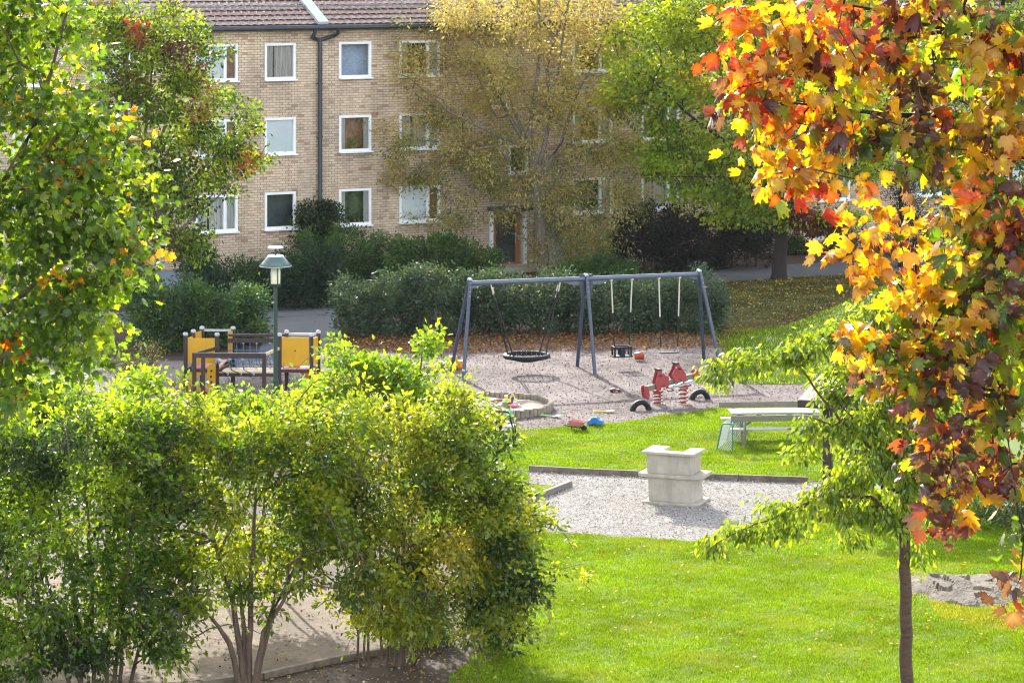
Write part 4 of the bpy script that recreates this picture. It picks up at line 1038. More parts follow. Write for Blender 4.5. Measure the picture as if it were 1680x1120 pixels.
# ------------------------------------------------------------------ concrete barbecue
def build_bbq():
    A, B, C = gp(1051.5, 739.5, 1.15), gp(1137.9, 745.5, 1.15), gp(1160, 735.4, 1.15)
    ax = (B-A); wd = ax.length; ax.normalize(); ay = Vector((-ax.y, ax.x, 0)); dp = (C-B).dot(ay); up = Vector((0, 0, 1))
    o = Vector((A.x, A.y, 0))
    root = thing('barbecue', 'pale concrete garden barbecue with a U-shaped top slab on the gravel', 'barbecue', o+ax*wd/2+ay*dp/2)
    lean = Vector((.035, 0, 0))
    def q(x, y, z): return o+ax*x+ay*y+up*z-lean*(z-1.15)
    def slab(poly, z0, z1, name, bev=.01):
        m_ = MB(); n = len(poly); vs = [q(x, y, z0) for x, y in poly]+[q(x, y, z1) for x, y in poly]
        m_.add(vs, [tuple(range(n-1, -1, -1)), tuple(range(n, 2*n))]+[(i, (i+1) % n, n+(i+1) % n, n+i) for i in range(n)]); return m_.build(name, M['concrete'], root, bevel=bev)
    i = .10
    slab([(0, 0), (wd, 0), (wd, dp), (wd-.33, dp), (wd-.33, .30), (.40, .30), (.40, dp), (0, dp)], 1.09, 1.15, 'top_slab', .012)
    slab([(i, i*.7), (wd-i, i*.7), (wd-i, dp-.06), (wd-.28, dp-.06), (wd-.28, .24), (.28, .24), (.28, dp-.06), (i, dp-.06)], .665, 1.09, 'upper_wall')
    slab([(-.11, .06), (.02, .0), (wd-.06, -.0), (wd+.13, .22), (wd+.13, dp+.02), (-.11, dp+.02)], .585, .665, 'middle_slab', .012)
    slab([(i+.02, i*.6), (wd-i+.02, i*.6), (wd-i+.02, dp-.04), (wd-.30, dp-.04), (wd-.30, .24), (.30, .24), (.30, dp-.04), (i+.02, dp-.04)], .065, .585, 'lower_wall')
    slab([(.0, -.05), (wd+.05, -.05), (wd+.05, dp+.05), (.0, dp+.05)], -.05, .065, 'base_slab', .012)
build_bbq()

# ------------------------------------------------------------------ picnic table, goal, bench
def build_picnic():
    a = gp(1222, 735); ax = Vector((1, .07, 0)).normalized(); ay = Vector((-ax.y, ax.x, 0)); up = Vector((0, 0, 1))
    o = Vector((a.x, a.y, 0))
    root = thing('picnic_table', 'weathered wooden picnic table with benches and backrests on the grass', 'table', o+ax*.85+ay*.9)
    def q(x, y, z): return o+ax*x+ay*y+up*z
    L0, L1 = -.36, 1.95
    def plank(name, y, z, w, h, mat, x0=L0, x1=L1):
        m_ = MB(); m_.beam(q(x0, y, z), q(x1, y, z), w, h); return m_.build(name, M[mat], root, bevel=.006)
    for y in (.66, .83, 1.0, 1.17): plank('tabletop_board', y, .74, .155, .045, 'table_wood', L0+.12, L1)
    for y in (.05, .20): plank('bench_board', y, .44, .135, .045, 'table_wood', L0+.02, L1)
    for y in (1.62, 1.77): plank('bench_board', y, .44, .135, .045, 'table_wood', L0+.02, L1)
    plank('backrest', -.12, .74, .04, .14, 'old_wood'); plank('backrest', 1.96, .74, .04, .14, 'old_wood')
    for x in (0.0, 1.7):
        for (y0, z0, y1, z1) in ((-.0, 0, -.1, .80), (1.84, 0, 1.94, .80), (.42, 0, .72, .70), (1.42, 0, 1.12, .70)):
            m_ = MB(); m_.beam(q(x, y0, z0), q(x, y1, z1), .075, .045, ax); m_.build('leg', M['old_wood'], root, bevel=.005)
        m_ = MB(); m_.beam(q(x+.05, -.05, .38), q(x+.05, 1.9, .38), .045, .10); m_.beam(q(x+.05, .55, .68), q(x+.05, 1.28, .68), .045, .08)
        m_.build('crossbar', M['old_wood'], root)
        m_ = MB(); m_.beam(q(x+.08, .91, .36), q(x+(.55 if x == 0 else -.55), .91, .70), .04, .06); m_.build('brace', M['old_wood'], root)
build_picnic()
def build_goal():
    a, b = gp(1176, 738), gp(1202, 741); root = thing('hockey_goal', 'small green tube goal with a white net standing at the end of the picnic table', 'goal', (a+b)/2)
    up = Vector((0, 0, 1)); c = gp(1218, 728); d = c+(a-b)*1.0
    h = .66; r_ = .018; m_ = MB()
    tb, tc = b+up*h, c+up*h; ta, td = a+(b-a)*.35+up*h, d+(c-d)*.35+up*h
    m_.tube([a, a+(ta-a)*.93, ta+(tb-ta)*.2, tb-(tb-ta)*.1-up*.0, tb-up*.06, b], r_, 8)
    m_.tube([d, d+(td-d)*.93, td+(tc-td)*.2, tc-(tc-td)*.1, tc-up*.06, c], r_, 8)
    m_.tube([tb-(tb-ta)*.05, tc-(tc-td)*.05], r_, 8); m_.tube([a, d], r_, 8); m_.build('frame', M['goal'], root)
    m_ = MB()
    def net(p00, p10, p01, p11, nu, nv):
        f = lambda s, t: p00*(1-s)*(1-t)+p10*s*(1-t)+p01*(1-s)*t+p11*s*t
        for i in range(nu+nv):
            for fl in (0, 1):
                pts = []
                for j in range(9):
                    s = (i-nv)/nu+(nv/nu)*j/8; t = j/8
                    if 0 <= s <= 1: pts.append(f(s, t if not fl else 1-t))
                if len(pts) > 1: m_.tube(pts, .0045, 4, caps=False)
    net(a, b, ta, tb, 7, 9); net(d, c, td, tc, 7, 9); net(a, d, ta, td, 9, 9)
    m_.build('net', M['net'], root)
build_goal()
def build_bench():
    a = gp(842, 731); ax = Vector((1, -.06, 0)).normalized(); ay = Vector((-ax.y, ax.x, 0)); up = Vector((0, 0, 1)); o = Vector((a.x, a.y, 0))
    root = thing('park_bench', 'wooden bench with black tube frame facing the sandpit behind the bushes', 'bench', o-ax*.8)
    def q(x, y, z): return o+ax*x+ay*y+up*z
    for x in (0, -1.35):
        m_ = MB(); m_.tube([q(x+.02, -.02, 0), q(x, -.06, .42), q(x-.10, -.16, .82), q(x-.16, -.165, .86)], .02, 8)
        m_.tube([q(x-.30, -.02, 0), q(x-.32, -.06, .42), q(x-.40, -.15, .78)], .018, 8); m_.tube([q(x, -.05, .42), q(x+.02, .42, .42), q(x+.03, .46, 0)], .02, 8); m_.build('bench_frame', M['rubber'], root)
    m_ = MB(); m_.tube([q(-.16, -.165, .86), q(-1.6, -.165, .86)], .02, 8); m_.build('top_tube', M['rubber'], root)
    for z in (.60, .75):
        m_ = MB(); m_.beam(q(-.08, -.10-(z-.5)*.2, z), q(-1.6, -.10-(z-.5)*.2, z), .03, .11); m_.build('back_board', M['old_wood'], root, bevel=.005)
    for y in (.04, .18, .32):
        m_ = MB(); m_.beam(q(.04, y, .45), q(-1.6, y, .45), .12, .035); m_.build('seat_board', M['table_wood'], root, bevel=.005)
    return root
build_bench()

# ------------------------------------------------------------------ roofed shelter, box, kerbs, rock
def build_shelter():
    p = gp(1358, 832); ax = Vector((.94, -.33, 0)).normalized(); ay = Vector((-ax.y, ax.x, 0)); up = Vector((0, 0, 1)); o = Vector((p.x, p.y, 0))
    root = thing('garden_shelter', 'small brown timber shelter with a flat grey felt roof behind the cherry tree', 'shelter', o+ax*1.0+ay*.7)
    def q(x, y, z): return o+ax*x+ay*y+up*z
    for x, y in ((0, 0), (1.9, 0), (0.05, 1.5), (1.9, 1.5)):
        m_ = MB(); m_.box(q(x, y, 1.12), (.2 if y == 0 else .16, .14, 2.24), math.atan2(ax.y, ax.x)); m_.build('post', M['brown_wood'], root, bevel=.008)
    m_ = MB(); vs = [q(-.55, -.4, 2.34), q(2.4, -.4, 2.34), q(2.4, 1.9, 2.62), q(-.55, 1.9, 2.62)]; m_.add(vs+[v+up*.04 for v in vs], [(3, 2, 1, 0), (4, 5, 6, 7), (0, 1, 5, 4), (1, 2, 6, 5), (2, 3, 7, 6), (3, 0, 4, 7)])
    rf = m_.build('roof', M['felt'], root)
    m_ = MB(); m_.beam(q(-.56, -.42, 2.29), q(2.41, -.42, 2.29), .03, .16); m_.beam(q(-.56, -.40, 2.29), q(-.56, 1.9, 2.56), .03, .16); m_.beam(q(2.41, -.40, 2.29), q(2.41, 1.9, 2.56), .03, .16); m_.beam(q(-.56, 1.9, 2.55), q(2.41, 1.9, 2.55), .03, .16); m_.build('fascia', M['brown_wood'], rf)
    m_ = MB()
    for k in range(5): z = .18+.19*k; m_.beam(q(.1, 1.58, z), q(1.85, 1.58, z), .03, .17)
    m_.build('back_wall', M['brown_wood'], root, bevel=.004)
    m_ = MB(); m_.box(q(1.0, 1.2, .45), (1.6, .45, .05), math.atan2(ax.y, ax.x)); m_.box(q(.4, 1.2, .22), (.06, .4, .44), math.atan2(ax.y, ax.x)); m_.box(q(1.6, 1.2, .22), (.06, .4, .44), math.atan2(ax.y, ax.x)); m_.build('seat', M['old_wood'], root, bevel=.006)
build_shelter()
def pointed_boards(x0, x1, yb, n, label, wid, h, name, Yd=None):
    a, b = gp(x0, yb), gp(x1, yb-2); root = thing(name, label, 'fence' if n > 1 else 'sign board', (a+b)/2); d = (b-a).normalized(); nr = d.cross(Vector((0, 0, 1)))
    for i in range(n):
        c = a+(b-a)*(i/max(1, n-1) if n > 1 else .5); m_ = MB()
        m_.prism([(-wid/2, .25*(n == 1)), (wid/2, .25*(n == 1)), (wid/2, h-wid*.45), (0, h), (-wid/2, h-wid*.45)], c, d, Vector((0, 0, 1)), nr, .025); m_.build('picket' if n > 1 else 'board', M['white'], root, bevel=.003)
    m_ = MB()
    if n > 1:
        for z in (.2, .55): m_.beam(a+Vector((0, 0, z))+nr*-.03, b+Vector((0, 0, z))+nr*-.03, .025, .06)
        m_.build('fence_rail', M['white'], root)
    else:
        m_.box(a+(b-a)*.5-nr*.03+Vector((0, 0, .2)), (.05, .03, .44)); m_.build('stake', M['old_wood'], root)
pointed_boards(1618, 1690, 846, 7, 'low white picket fence behind the hanging red maple leaves', .085, .55, 'picket_fence')
pointed_boards(1438, 1442, 836, 1, 'white pointed board on a stake below the shelter roof', .30, .62, 'pointed_board')
def storage_box():
    p = gp(285, 690); root = thing('grit_box', 'low dark box with a pale green lid left of the play frame', 'box', p); m_ = MB()
    m_.box(p+Vector((0, 0, .22)), (.75, .5, .44), .1); m_.build('bin', M['green_metal'], root, bevel=.02)
    m_ = MB(); m_.prism([(-.29, .0), (.29, .0), (.29, .06), (-.29, .13)], p+Vector((0, 0, .44)), Vector((0, -1, 0)), Vector((0, 0, 1)), Vector((1, 0, 0)), .84); m_.build('lid', M['shade_green'], root, bevel=.01)
storage_box()
def edging(pts, w, h, label, mat='edging'):
    P = [gp(*p) for p in pts]; m_ = MB()
    for a, b in zip(P[:-1], P[1:]):
        d = (b-a).normalized(); m_.beam(a+Vector((0, 0, h/2-.03)), b-d*.006+Vector((0, 0, h/2-.03)), w, h)
    return tag(m_.build('timber_edging', M[mat], bevel=.012, origin=P[0]), label, 'edging')
edging([(868, 773), (985, 779), (1100, 784), (1212, 788), (1326, 792)], .09, .17, 'long dark timber edging between the upper lawn and the pale gravel')
edging([(936, 798), (880, 820), (838, 838)], .10, .17, 'short pale timber edging at the left corner of the gravel', 'old_wood')
edging([(330, 1126), (430, 1113), (540, 1088), (662, 1066)], .12, .14, 'dark timber edging along the dirt path below the bushes')
def rock():
    c = gp(1585, 968); rng = np.random.default_rng(8); nx, ny = 84, 64; vs = []
    st = [(rng.uniform(-1.3, 1.3), rng.uniform(-.9, .9), rng.uniform(-.05, .05), rng.normal(0, .08), rng.normal(0, .08)) for _ in range(22)]
    for j in range(ny):
        for i in range(nx):
            u, v = i/(nx-1)*2-1, j/(ny-1)*2-1; x, y = u*1.2, v*1.5
            k = min(range(len(st)), key=lambda q: (u*1.3-st[q][0])**2+(v*.8-st[q][1])**2); q = st[k]
            r_ = math.hypot(u*.95, v)+.10*math.sin(4*u+1)*math.sin(3*v)+.05*math.sin(11*u-7*v)
            h = .15*(1-max(0, r_)**2.2)+q[2]+q[3]*(u-q[0])+q[4]*(v-q[1])
            if r_ > .92: h = min(h, .02)
            vs.append((c.x+x+rng.uniform(-.01, .01), c.y+y, h+rng.uniform(-.007, .007)))
    m_ = MB(); m_.add(vs, [(j*nx+i, j*nx+i+1, (j+1)*nx+i+1, (j+1)*nx+i) for j in range(ny-1) for i in range(nx-1)])
    tag(m_.build('rock_outcrop', M['rock'], origin=c), 'low grey cracked bedrock showing through the lawn right of the cherry trunk', 'rock')
rock()

# ------------------------------------------------------------------ trees and bushes
G = dict(dark=(.022, .050, .014), mid=(.055, .105, .012), fresh=(.105, .18, .010), lime=(.19, .25, .010), yel=(.46, .34, .012), gold=(.52, .25, .008), org=(.52, .13, .006),
         red=(.40, .045, .012), wine=(.15, .035, .03), plum=(.11, .055, .055), olive=(.09, .10, .02), ochre=(.32, .23, .05), straw=(.40, .31, .10), brown=(.13, .075, .035), blue=(.025, .05, .032))
def C(*n): return [G[k] for k in n]
G.update(b1=(.085, .155, .016), b2=(.15, .245, .014), b3=(.245, .335, .016), b4=(.37, .37, .03), mg=(.50, .30, .008))
rngT = np.random.default_rng(77)

# tall maple at the far left corner, near the window
Y = 37.0
bl = [(40, 40, 95, 100), (60, 160, 100, 90), (165, 205, 75, 32, -.3, .5), (105, 250, 110, 70), (60, 330, 150, 80), (190, 310, 60, 45, .2, .6), (175, 385, 100, 42, -.2, .7), (100, 420, 120, 70),
      (185, 470, 55, 30, -.3, .5), (90, 510, 130, 75), (150, 560, 70, 35, 0, .6), (30, 600, 70, 60), (130, 600, 60, 30), (20, 650, 60, 35), (-120, 100, 140, 130), (-160, 320, 150, 140), (-120, 520, 120, 110), (-60, -90, 150, 110), (-330, 250, 200, 300)]
tg = blob_targets(bl, Y, 620, rngT, .45, 1.3)
def by_height(p, w):
    t = np.clip((p[2]-8.7)/3.2, 0, 1); q = w*np.array([1.8-1.3*t, 1.3-.5*t, .75+.25*t, .35+1.4*t, .2+1.6*t, .2+1.2*t, .25+1.0*t]); return q/q.sum()
bx = atY(-185, 0, Y); base = Vector((bx.x, Y, 0))
plant('maple_tree', 'tall green maple with yellow and orange leaf tips filling the left edge', 'tree', base,
      [tr([base, (bx.x+.05, Y, 4), (bx.x+.1, Y, 8), (bx.x-.1, Y, 14)], [.24, .2, .15, .05]),
       tr([(bx.x+.08, Y, 6.5), atY(-60, 420, Y), atY(60, 200, Y-.2), atY(110, 20, Y-.2)], [.08, .055, .03, .015], **{'from': 'near'}),
       tr([(bx.x+.05, Y, 5.5), atY(-40, 560, Y+.2), atY(60, 460, Y+.1), atY(170, 330, Y)], [.06, .045, .03, .012], **{'from': 'near'})],
      tg, 27, .20, T_MAPLE, .098, 1.0, C('mid', 'b1', 'b2', 'b3', 'yel', 'gold', 'org'), [2.4, 2.8, 2.6, 1.5, .34, .14, .05], M['maple_leaf'], M['bark'], 11,
      tip_r=.006, up=.55, tilt=.62, droop=.35, flat=.6, own=.6, bias=by_height, step=.3,
      patches=[(atY(235, 210, Y-.3), .42, G['gold']), (atY(210, 330, Y), .28, G['yel']), (atY(20, 560, Y), .35, G['org']), (atY(20, 665, Y), .3, G['wine']), (atY(125, 100, Y), .32, G['yel'])])

# red maple close to the window on the right
Y = 24.0
bl = [(1225, 18, 24, 14, -.1, .2), (1205, 112, 20, 14, -.2, .2), (1240, 90, 30, 24, -.1, .3), (1212, 150, 16, 10, -.2, .2), (1600, 400, 70, 60), (1640, 560, 50, 60), (1560, 620, 60, 50), (1600, 720, 60, 40), (1600, 250, 80, 60), (1262, 30, 46, 40, 0, .35), (1300, 60, 80, 60, 0, .5), (1238, 120, 36, 25, -.2, .3), (1290, 140, 90, 50, 0, .5), (1255, 195, 36, 28, -.2, .3), (1400, 60, 110, 70), (1420, 170, 110, 70), (1330, 215, 90, 55, .1, .4),
      (1280, 268, 34, 40, -.2, .3), (1360, 285, 80, 28, 0, .35), (1530, 60, 90, 80), (1640, 60, 90, 90), (1520, 190, 70, 90, -.1, .6), (1630, 190, 80, 90), (1505, 260, 55, 40, -.2, .4),
      (1590, 320, 105, 50, 0, .6), (1440, 385, 52, 42, -.2, .35), (1430, 430, 35, 22, -.2, .25), (1540, 400, 90, 60), (1640, 410, 60, 90), (1500, 470, 55, 40, 0, .5), (1590, 500, 100, 60), (1420, 560, 45, 35, -.2, .3),
      (1500, 570, 70, 45, 0, .5), (1600, 590, 90, 60), (1450, 620, 40, 40, -.1, .3), (1530, 660, 70, 45, 0, .5), (1630, 670, 70, 60), (1550, 740, 55, 45, -.1, .4), (1630, 760, 65, 55), (1560, 810, 40, 40, -.2, .3), (1640, 800, 50, 30, 0, .4),
      (1570, 850, 22, 30, -.1, .2), (1672, 890, 18, 30, -.1, .2), (1672, 960, 16, 45, -.1, .2), (1850, 150, 150, 200), (1850, 500, 150, 200), (1820, 760, 120, 120), (1700, -150, 260, 130), (1400, -110, 160, 70)]
tg = blob_targets(bl, Y, 620, rngT, .5, .8)
def by_side(p, w):
    px = CX+F*p[0]/p[1]; py = YH+F*(H-p[2])/p[1]
    r_ = np.clip((px-1380)/240, 0, 1); lo = np.clip((py-560)/160, 0, 1); tl = np.clip((1330-px)/120, 0, 1)*(py < 340)
    #       wine           plum           red            org            gold          yel            lime            fresh
    q = w*np.array([.8+2.0*lo, .8+4.2*lo+.6*r_, 1.3+2.2*tl-.6*r_*(1-lo)-.9*lo, 1.4+1.6*tl-.6*r_-.5*lo, 1.4+.4*(1-r_)*(1-lo)-.9*lo, (.75-.55*lo)*(1-.5*tl)+.3*r_, .08+2.4*r_*(1-lo), .05+2.6*r_*(1-.6*lo)]); q = np.maximum(q, .001); return q/q.sum()
bx = atY(1990, 0, Y); base = Vector((bx.x, Y, 0))
plant('red_maple', 'maple with red orange and purple autumn leaves hanging over the right side', 'tree', base,
      [tr([base, (bx.x, Y, 5), (bx.x-.05, Y, 9), (bx.x-.1, Y, 14)], [.2, .17, .12, .05]),
       tr([(bx.x, Y, 8.0), atY(1800, 330, Y), atY(1560, 190, Y+.1), atY(1410, 186, Y), atY(1290, 168, Y)], [.06, .042, .028, .018, .008], **{'from': 'near'}),
       tr([(bx.x, Y, 9.0), atY(1780, 160, Y), atY(1600, 60, Y+.1), atY(1400, 10, Y)], [.05, .035, .022, .01], **{'from': 'near'}),
       tr([(bx.x, Y, 7.4), atY(1820, 520, Y+.1), atY(1640, 470, Y+.1), atY(1480, 500, Y), ], [.05, .035, .02, .008], **{'from': 'near'}),
       tr([(bx.x, Y, 6.8), atY(1800, 680, Y), atY(1660, 650, Y), atY(1560, 700, Y)], [.045, .03, .02, .008], **{'from': 'near'})],
      tg, 10.5, .115, T_MAPLE, .102, 1.0, C('wine', 'plum', 'red', 'org', 'mg', 'yel', 'b3', 'b1'), [.9, 1.1, .7, 1.1, 2.2, 2.0, 1.3, 1.3], M['red_maple_leaf'], M['dark_bark'], 12,
      tip_r=.0045, up=.6, tilt=.8, droop=1.0, flat=.85, own=.75, bias=by_side, step=.2, jit=.3, sv=.3, tint=MAPLE_TINT, patches=[(atY(x_, y_, Y), r_, G['plum']) for x_, y_, r_ in ((1440, 110, .3), (1475, 190, .32), (1490, 300, .34), (1400, 50, .2), (1610, 480, .3), (1330, 90, .2), (1560, 360, .25))])

# young cherry tree on the lawn
Y = 47.5
b0 = gp(1487, 1153); base = Vector((b0.x, b0.y, 0)); Y = b0.y
bl = [(1180, 608, 34, 26, -.6, .25), (1240, 590, 50, 28, -.5, .3), (1310, 580, 55, 32, -.3, .4), (1380, 560, 60, 40, 0, .5), (1450, 520, 55, 40, .2, .5), (1348, 640, 32, 18, 0, .4), (1400, 620, 60, 35, 0, .6), (1400, 698, 50, 34, -.3, .4), (1400, 775, 42, 32, 0, .5), (1385, 838, 60, 28, -.2, .4), (1330, 700, 16, 34, -.3, .25), (1316, 738, 22, 22, -.3, .25), (1375, 650, 30, 22, 0, .3),
      (1445, 690, 55, 45, 0, .7), (1490, 640, 60, 50, .3, .8), (1480, 720, 60, 45, 0, .8), (1440, 765, 55, 36, -.2, .6), (1360, 800, 45, 28, -.3, .4), (1290, 835, 45, 22, -.4, .35), (1225, 870, 45, 18, -.5, .3), (1175, 895, 28, 20, -.6, .2), (1290, 870, 40, 18, -.4, .3),
      (1440, 830, 50, 30, 0, .5), (1480, 850, 50, 28, -.2, .4), (1500, 790, 60, 45, 0, .7), (1560, 700, 70, 70, .3, .8), (1580, 590, 60, 60, .4, .8), (1520, 560, 50, 40, .3, .6), (1410, 885, 25, 14, -.3, .25), (1600, 780, 50, 40, .3, .7), (1504, 905, 12, 34, -.05, .1)]
tg = blob_targets(bl, Y, 800, rngT, .6, .55)
def B_(x, y, d=0): return atY(x, y, Y+d)
plant('cherry_tree', 'young cherry tree with drooping bright green leaves and a bare brown trunk', 'tree', base,
      [tr([base-Vector((0, 0, .1)), B_(1485, 1000), B_(1483, 880), B_(1484, 790), B_(1490, 690), B_(1500, 590)], [.115, .102, .092, .07, .05, .02]),
       tr([B_(1484, 800), B_(1440, 745, -.1), B_(1380, 690, -.2), B_(1310, 600, -.4), B_(1200, 590, -.6)], [.04, .03, .022, .014, .006], **{'from': 'near'}),
       tr([B_(1483, 860), B_(1430, 815, -.1), B_(1350, 815, -.3), B_(1260, 850, -.5), B_(1165, 895, -.6)], [.04, .03, .02, .013, .006], **{'from': 'near'}),
       tr([B_(1486, 740), B_(1450, 650, .1), B_(1430, 560, .2), B_(1440, 500, .2)], [.04, .03, .018, .008], **{'from': 'near'}),
       tr([B_(1485, 770), B_(1540, 690, .2), B_(1590, 600, .4)], [.04, .025, .01], **{'from': 'near'})],
      tg, 19, .12, T_OVAL, .125, .42, [(.10, .155, .02), (.17, .235, .02), (.26, .31, .025), (.055, .095, .016)], [1.8, 3.4, 2.4, .9], M['gloss_leaf'], M['cherry_bark'], 13, tip_r=.004, k=10, up=.3, tilt=.5, out=.5, droop=.5, hang=.5, flat=.5, own=.5, step=.2, sag=.05)

# big bushes in front
def bush(name, label, base, stems, bl, Y, n, per, sigma, size, width, cols, wts, seed, rd=1.3, tmpl=T_LEAF, lm='gloss_leaf', bm='bark', group=None, cat='bush', shell=.42, sprigs=0, **kw):
    t_ = blob_targets(bl, Y, n, np.random.default_rng(seed+500), shell, rd)
    t_ = t_[t_[:, 2] > ground_z(base.x, base.y)+.08]
    if sprigs:                                        # gaps between the branches
        f = np.sin(t_[:, 0]*3.1+1.7*np.sin(t_[:, 2]*2.3+seed))*np.sin(t_[:, 2]*3.3+1.5*np.sin(t_[:, 0]*1.9+t_[:, 1]*2.0))
        t_ = t_[(f < .42) | (np.random.default_rng(seed+700).random(len(t_)) < .25)]
        hz = (t_[:, 2]-t_[:, 2].min())/max(1e-6, float(np.ptp(t_[:, 2]))); t_[:, 2] += np.clip(hz-.45, 0, 1)*(.45*np.sin(t_[:, 0]*3.7+seed*1.3)+.35*np.sin(t_[:, 0]*7.9+t_[:, 1]*3+seed)-.22)
    if sprigs:                                        # shoots that stick out of the rounded masses
        r2 = np.random.default_rng(seed+900); cc = t_.mean(axis=0); ext = []; pe = [per]*len(t_); sg = [sigma]*len(t_)
        dd = np.linalg.norm((t_-cc)/(t_.std(axis=0)+1e-6), axis=1); outer = np.argsort(-dd)[:int(len(t_)*.45)]
        for i in r2.choice(outer, sprigs):
            d = t_[i]-cc; d[2] = abs(d[2])*.6+.25; d = d/np.linalg.norm(d)+r2.normal(0, .35, 3); L = r2.uniform(.3, .8) if r2.random() < .75 else r2.uniform(.8, 1.25)
            for q in range(5): ext.append(t_[i]+d*L*(q+1)/5+np.array([0, 0, -.055*q*q*L])); pe.append(per*(.17-.025*q)); sg.append(.06)
        t_ = np.concatenate([t_, np.array(ext)]); per = np.array(pe); sigma = np.array(sg)
    return plant(name, label, cat, base, stems, t_, per, sigma, tmpl, size, width, cols, wts, M[lm], M[bm], seed, parts=('stems', 'foliage'), group=group, **kw)
def stems_from(base, tops, r0=.035, Y=None):
    out_ = []
    for (x0, tx, ty, dy) in tops:
        b = base+Vector((x0, 0, -.05)); t = atY(tx, ty, base.y+dy); m = b*.5+t*.5+Vector(((b.x-t.x)*.18, 0, .12)); out_.append(tr([b, m, t], [r0, r0*.75, r0*.35]))
    return out_
KW = dict(sprigs=130, huevar=2.2, sv=.2, up=.55, tilt=.7, out=.5, droop=.15, flat=.75, step=.25)
b1 = gp(165, 1142)
bush('privet_bush', 'dark green many-stemmed bush at the bottom left corner', b1,
     stems_from(b1, [(-.5, 60, 900, .1), (-.3, 90, 800, .4), (-.1, 140, 760, -.3), (.1, 190, 800, .3), (.3, 215, 900, -.2), (.2, 240, 760, .2), (-.2, 20, 960, -.3), (.45, 262, 1000, .2)], .04),
     [(60, 700, 100, 70), (180, 690, 90, 60), (30, 800, 110, 80), (150, 800, 120, 80), (60, 900, 110, 75), (190, 890, 90, 70), (100, 980, 110, 50), (220, 980, 65, 60), (250, 1040, 45, 50), (-90, 850, 120, 140), (-60, 700, 80, 80), (150, 1050, 90, 40), (20, 1000, 80, 50), (40, 1060, 80, 34), (270, 1080, 40, 24), (120, 1085, 90, 28), (-30, 1095, 60, 30), (215, 1040, 60, 40), (-40, 1040, 60, 40), (230, 960, 70, 60), (250, 720, 70, 60), (260, 820, 60, 70), (-20, 920, 60, 80)], b1.y, 540, 66, .15, .105, .52,
     C('dark', 'mid', 'b1', 'b2', 'b3'), [1.6, 2, 3, 2, .8], 21, rd=1.0, patches=[(atY(60, 650, b1.y), .9, G['b3']), (atY(180, 650, b1.y), .9, G['b3'])], **KW)
b2 = gp(408, 1128)
bush('lilac_bush', 'open bush with four bare brown stems spreading above the dirt path', b2,
     stems_from(b2, [(-.12, 335, 1000, -.1), (-.03, 392, 960, .2), (.06, 475, 965, -.2), (.12, 500, 900, .2), (-.06, 330, 830, .3), (.0, 420, 800, .1)], .062),
     [(300, 750, 70, 70), (390, 716, 95, 52), (470, 730, 80, 62), (320, 830, 70, 60), (420, 810, 90, 70), (500, 820, 70, 70), (380, 900, 95, 50), (470, 920, 70, 45), (320, 930, 50, 35), (340, 680, 60, 40), (430, 960, 50, 24), (525, 720, 60, 80), (240, 800, 60, 80), (270, 700, 60, 50), (520, 850, 50, 80), (250, 900, 50, 60), (330, 980, 40, 24), (300, 1000, 30, 30), (450, 1010, 20, 16), (560, 960, 40, 30)], b2.y+.3, 400, 62, .145, .105, .52,
     [G['mid'], (.09, .145, .015), (.165, .235, .015), (.27, .32, .018), (.36, .37, .03)], [.9, 2.4, 3, 2, .4], 22, rd=.95, **KW)
b3 = gp(645, 1092)
bush('privet_bush', 'large rounded bright green bush with close upright stems beside the lawn', b3,
     stems_from(b3, [(-.55, 560, 900, -.3), (-.4, 590, 800, .2), (-.2, 620, 760, -.2), (-.1, 650, 900, .3), (0, 680, 800, -.3), (.1, 700, 720, .1), (.2, 740, 820, .3), (.3, 780, 900, -.1), (.35, 760, 960, -.4), (-.05, 640, 960, -.5), (.15, 690, 960, .4), (-.5, 600, 980, .3), (.45, 720, 980, .2)], .027),
     [(600, 700, 95, 60), (700, 690, 100, 55), (750, 728, 70, 50), (812, 790, 55, 50), (600, 790, 100, 70), (720, 790, 110, 75), (820, 850, 70, 70), (620, 890, 95, 70), (740, 890, 100, 70), (820, 940, 58, 50), (700, 1030, 60, 24, -.3), (800, 1030, 50, 24), (620, 980, 85, 50, -.5), (720, 980, 80, 50), (800, 990, 60, 40), (860, 900, 25, 60), (850, 965, 30, 35, -.3, .4), (560, 840, 55, 80)], b3.y, 600, 64, .145, .105, .5,
     [G['dark'], (.095, .145, .018), (.175, .235, .018), (.28, .31, .022), (.37, .36, .04)], [.7, 2.6, 3, 2, .6], 23, rd=1.15, patches=[(atY(625, 985, b3.y-.8), .95, (.33, .36, .02)), (atY(740, 920, b3.y-.8), .75, (.42, .37, .04)), (atY(850, 960, b3.y-.3), .45, G['dark'])], **KW)
KW2 = dict(KW, sprigs=22)
b4 = gp(640, 975)
bush('lilac_bush', 'lilac bush with tall leafy shoots rising above the bushes below the swing frame', b4,
     stems_from(b4, [(-.6, 545, 640, 0), (-.4, 590, 600, .2), (0, 640, 610, 0), (.1, 695, 570, -.1), (.4, 740, 640, .2), (.2, 680, 600, .2)], .04),
     [(555, 625, 38, 45), (595, 612, 26, 30), (640, 640, 50, 40), (690, 610, 32, 48), (700, 575, 14, 22, 0, .2), (715, 665, 30, 28), (650, 600, 22, 28), (600, 680, 90, 40), (700, 690, 72, 40), (600, 595, 9, 18, 0, .2), (660, 580, 8, 20, 0, .2)], b4.y, 230, 40, .14, .115, .62,
     C('b2', 'b1', 'b3'), [3, 2, 1.6], 24, rd=.9, **KW2)
b5 = gp(205, 985)
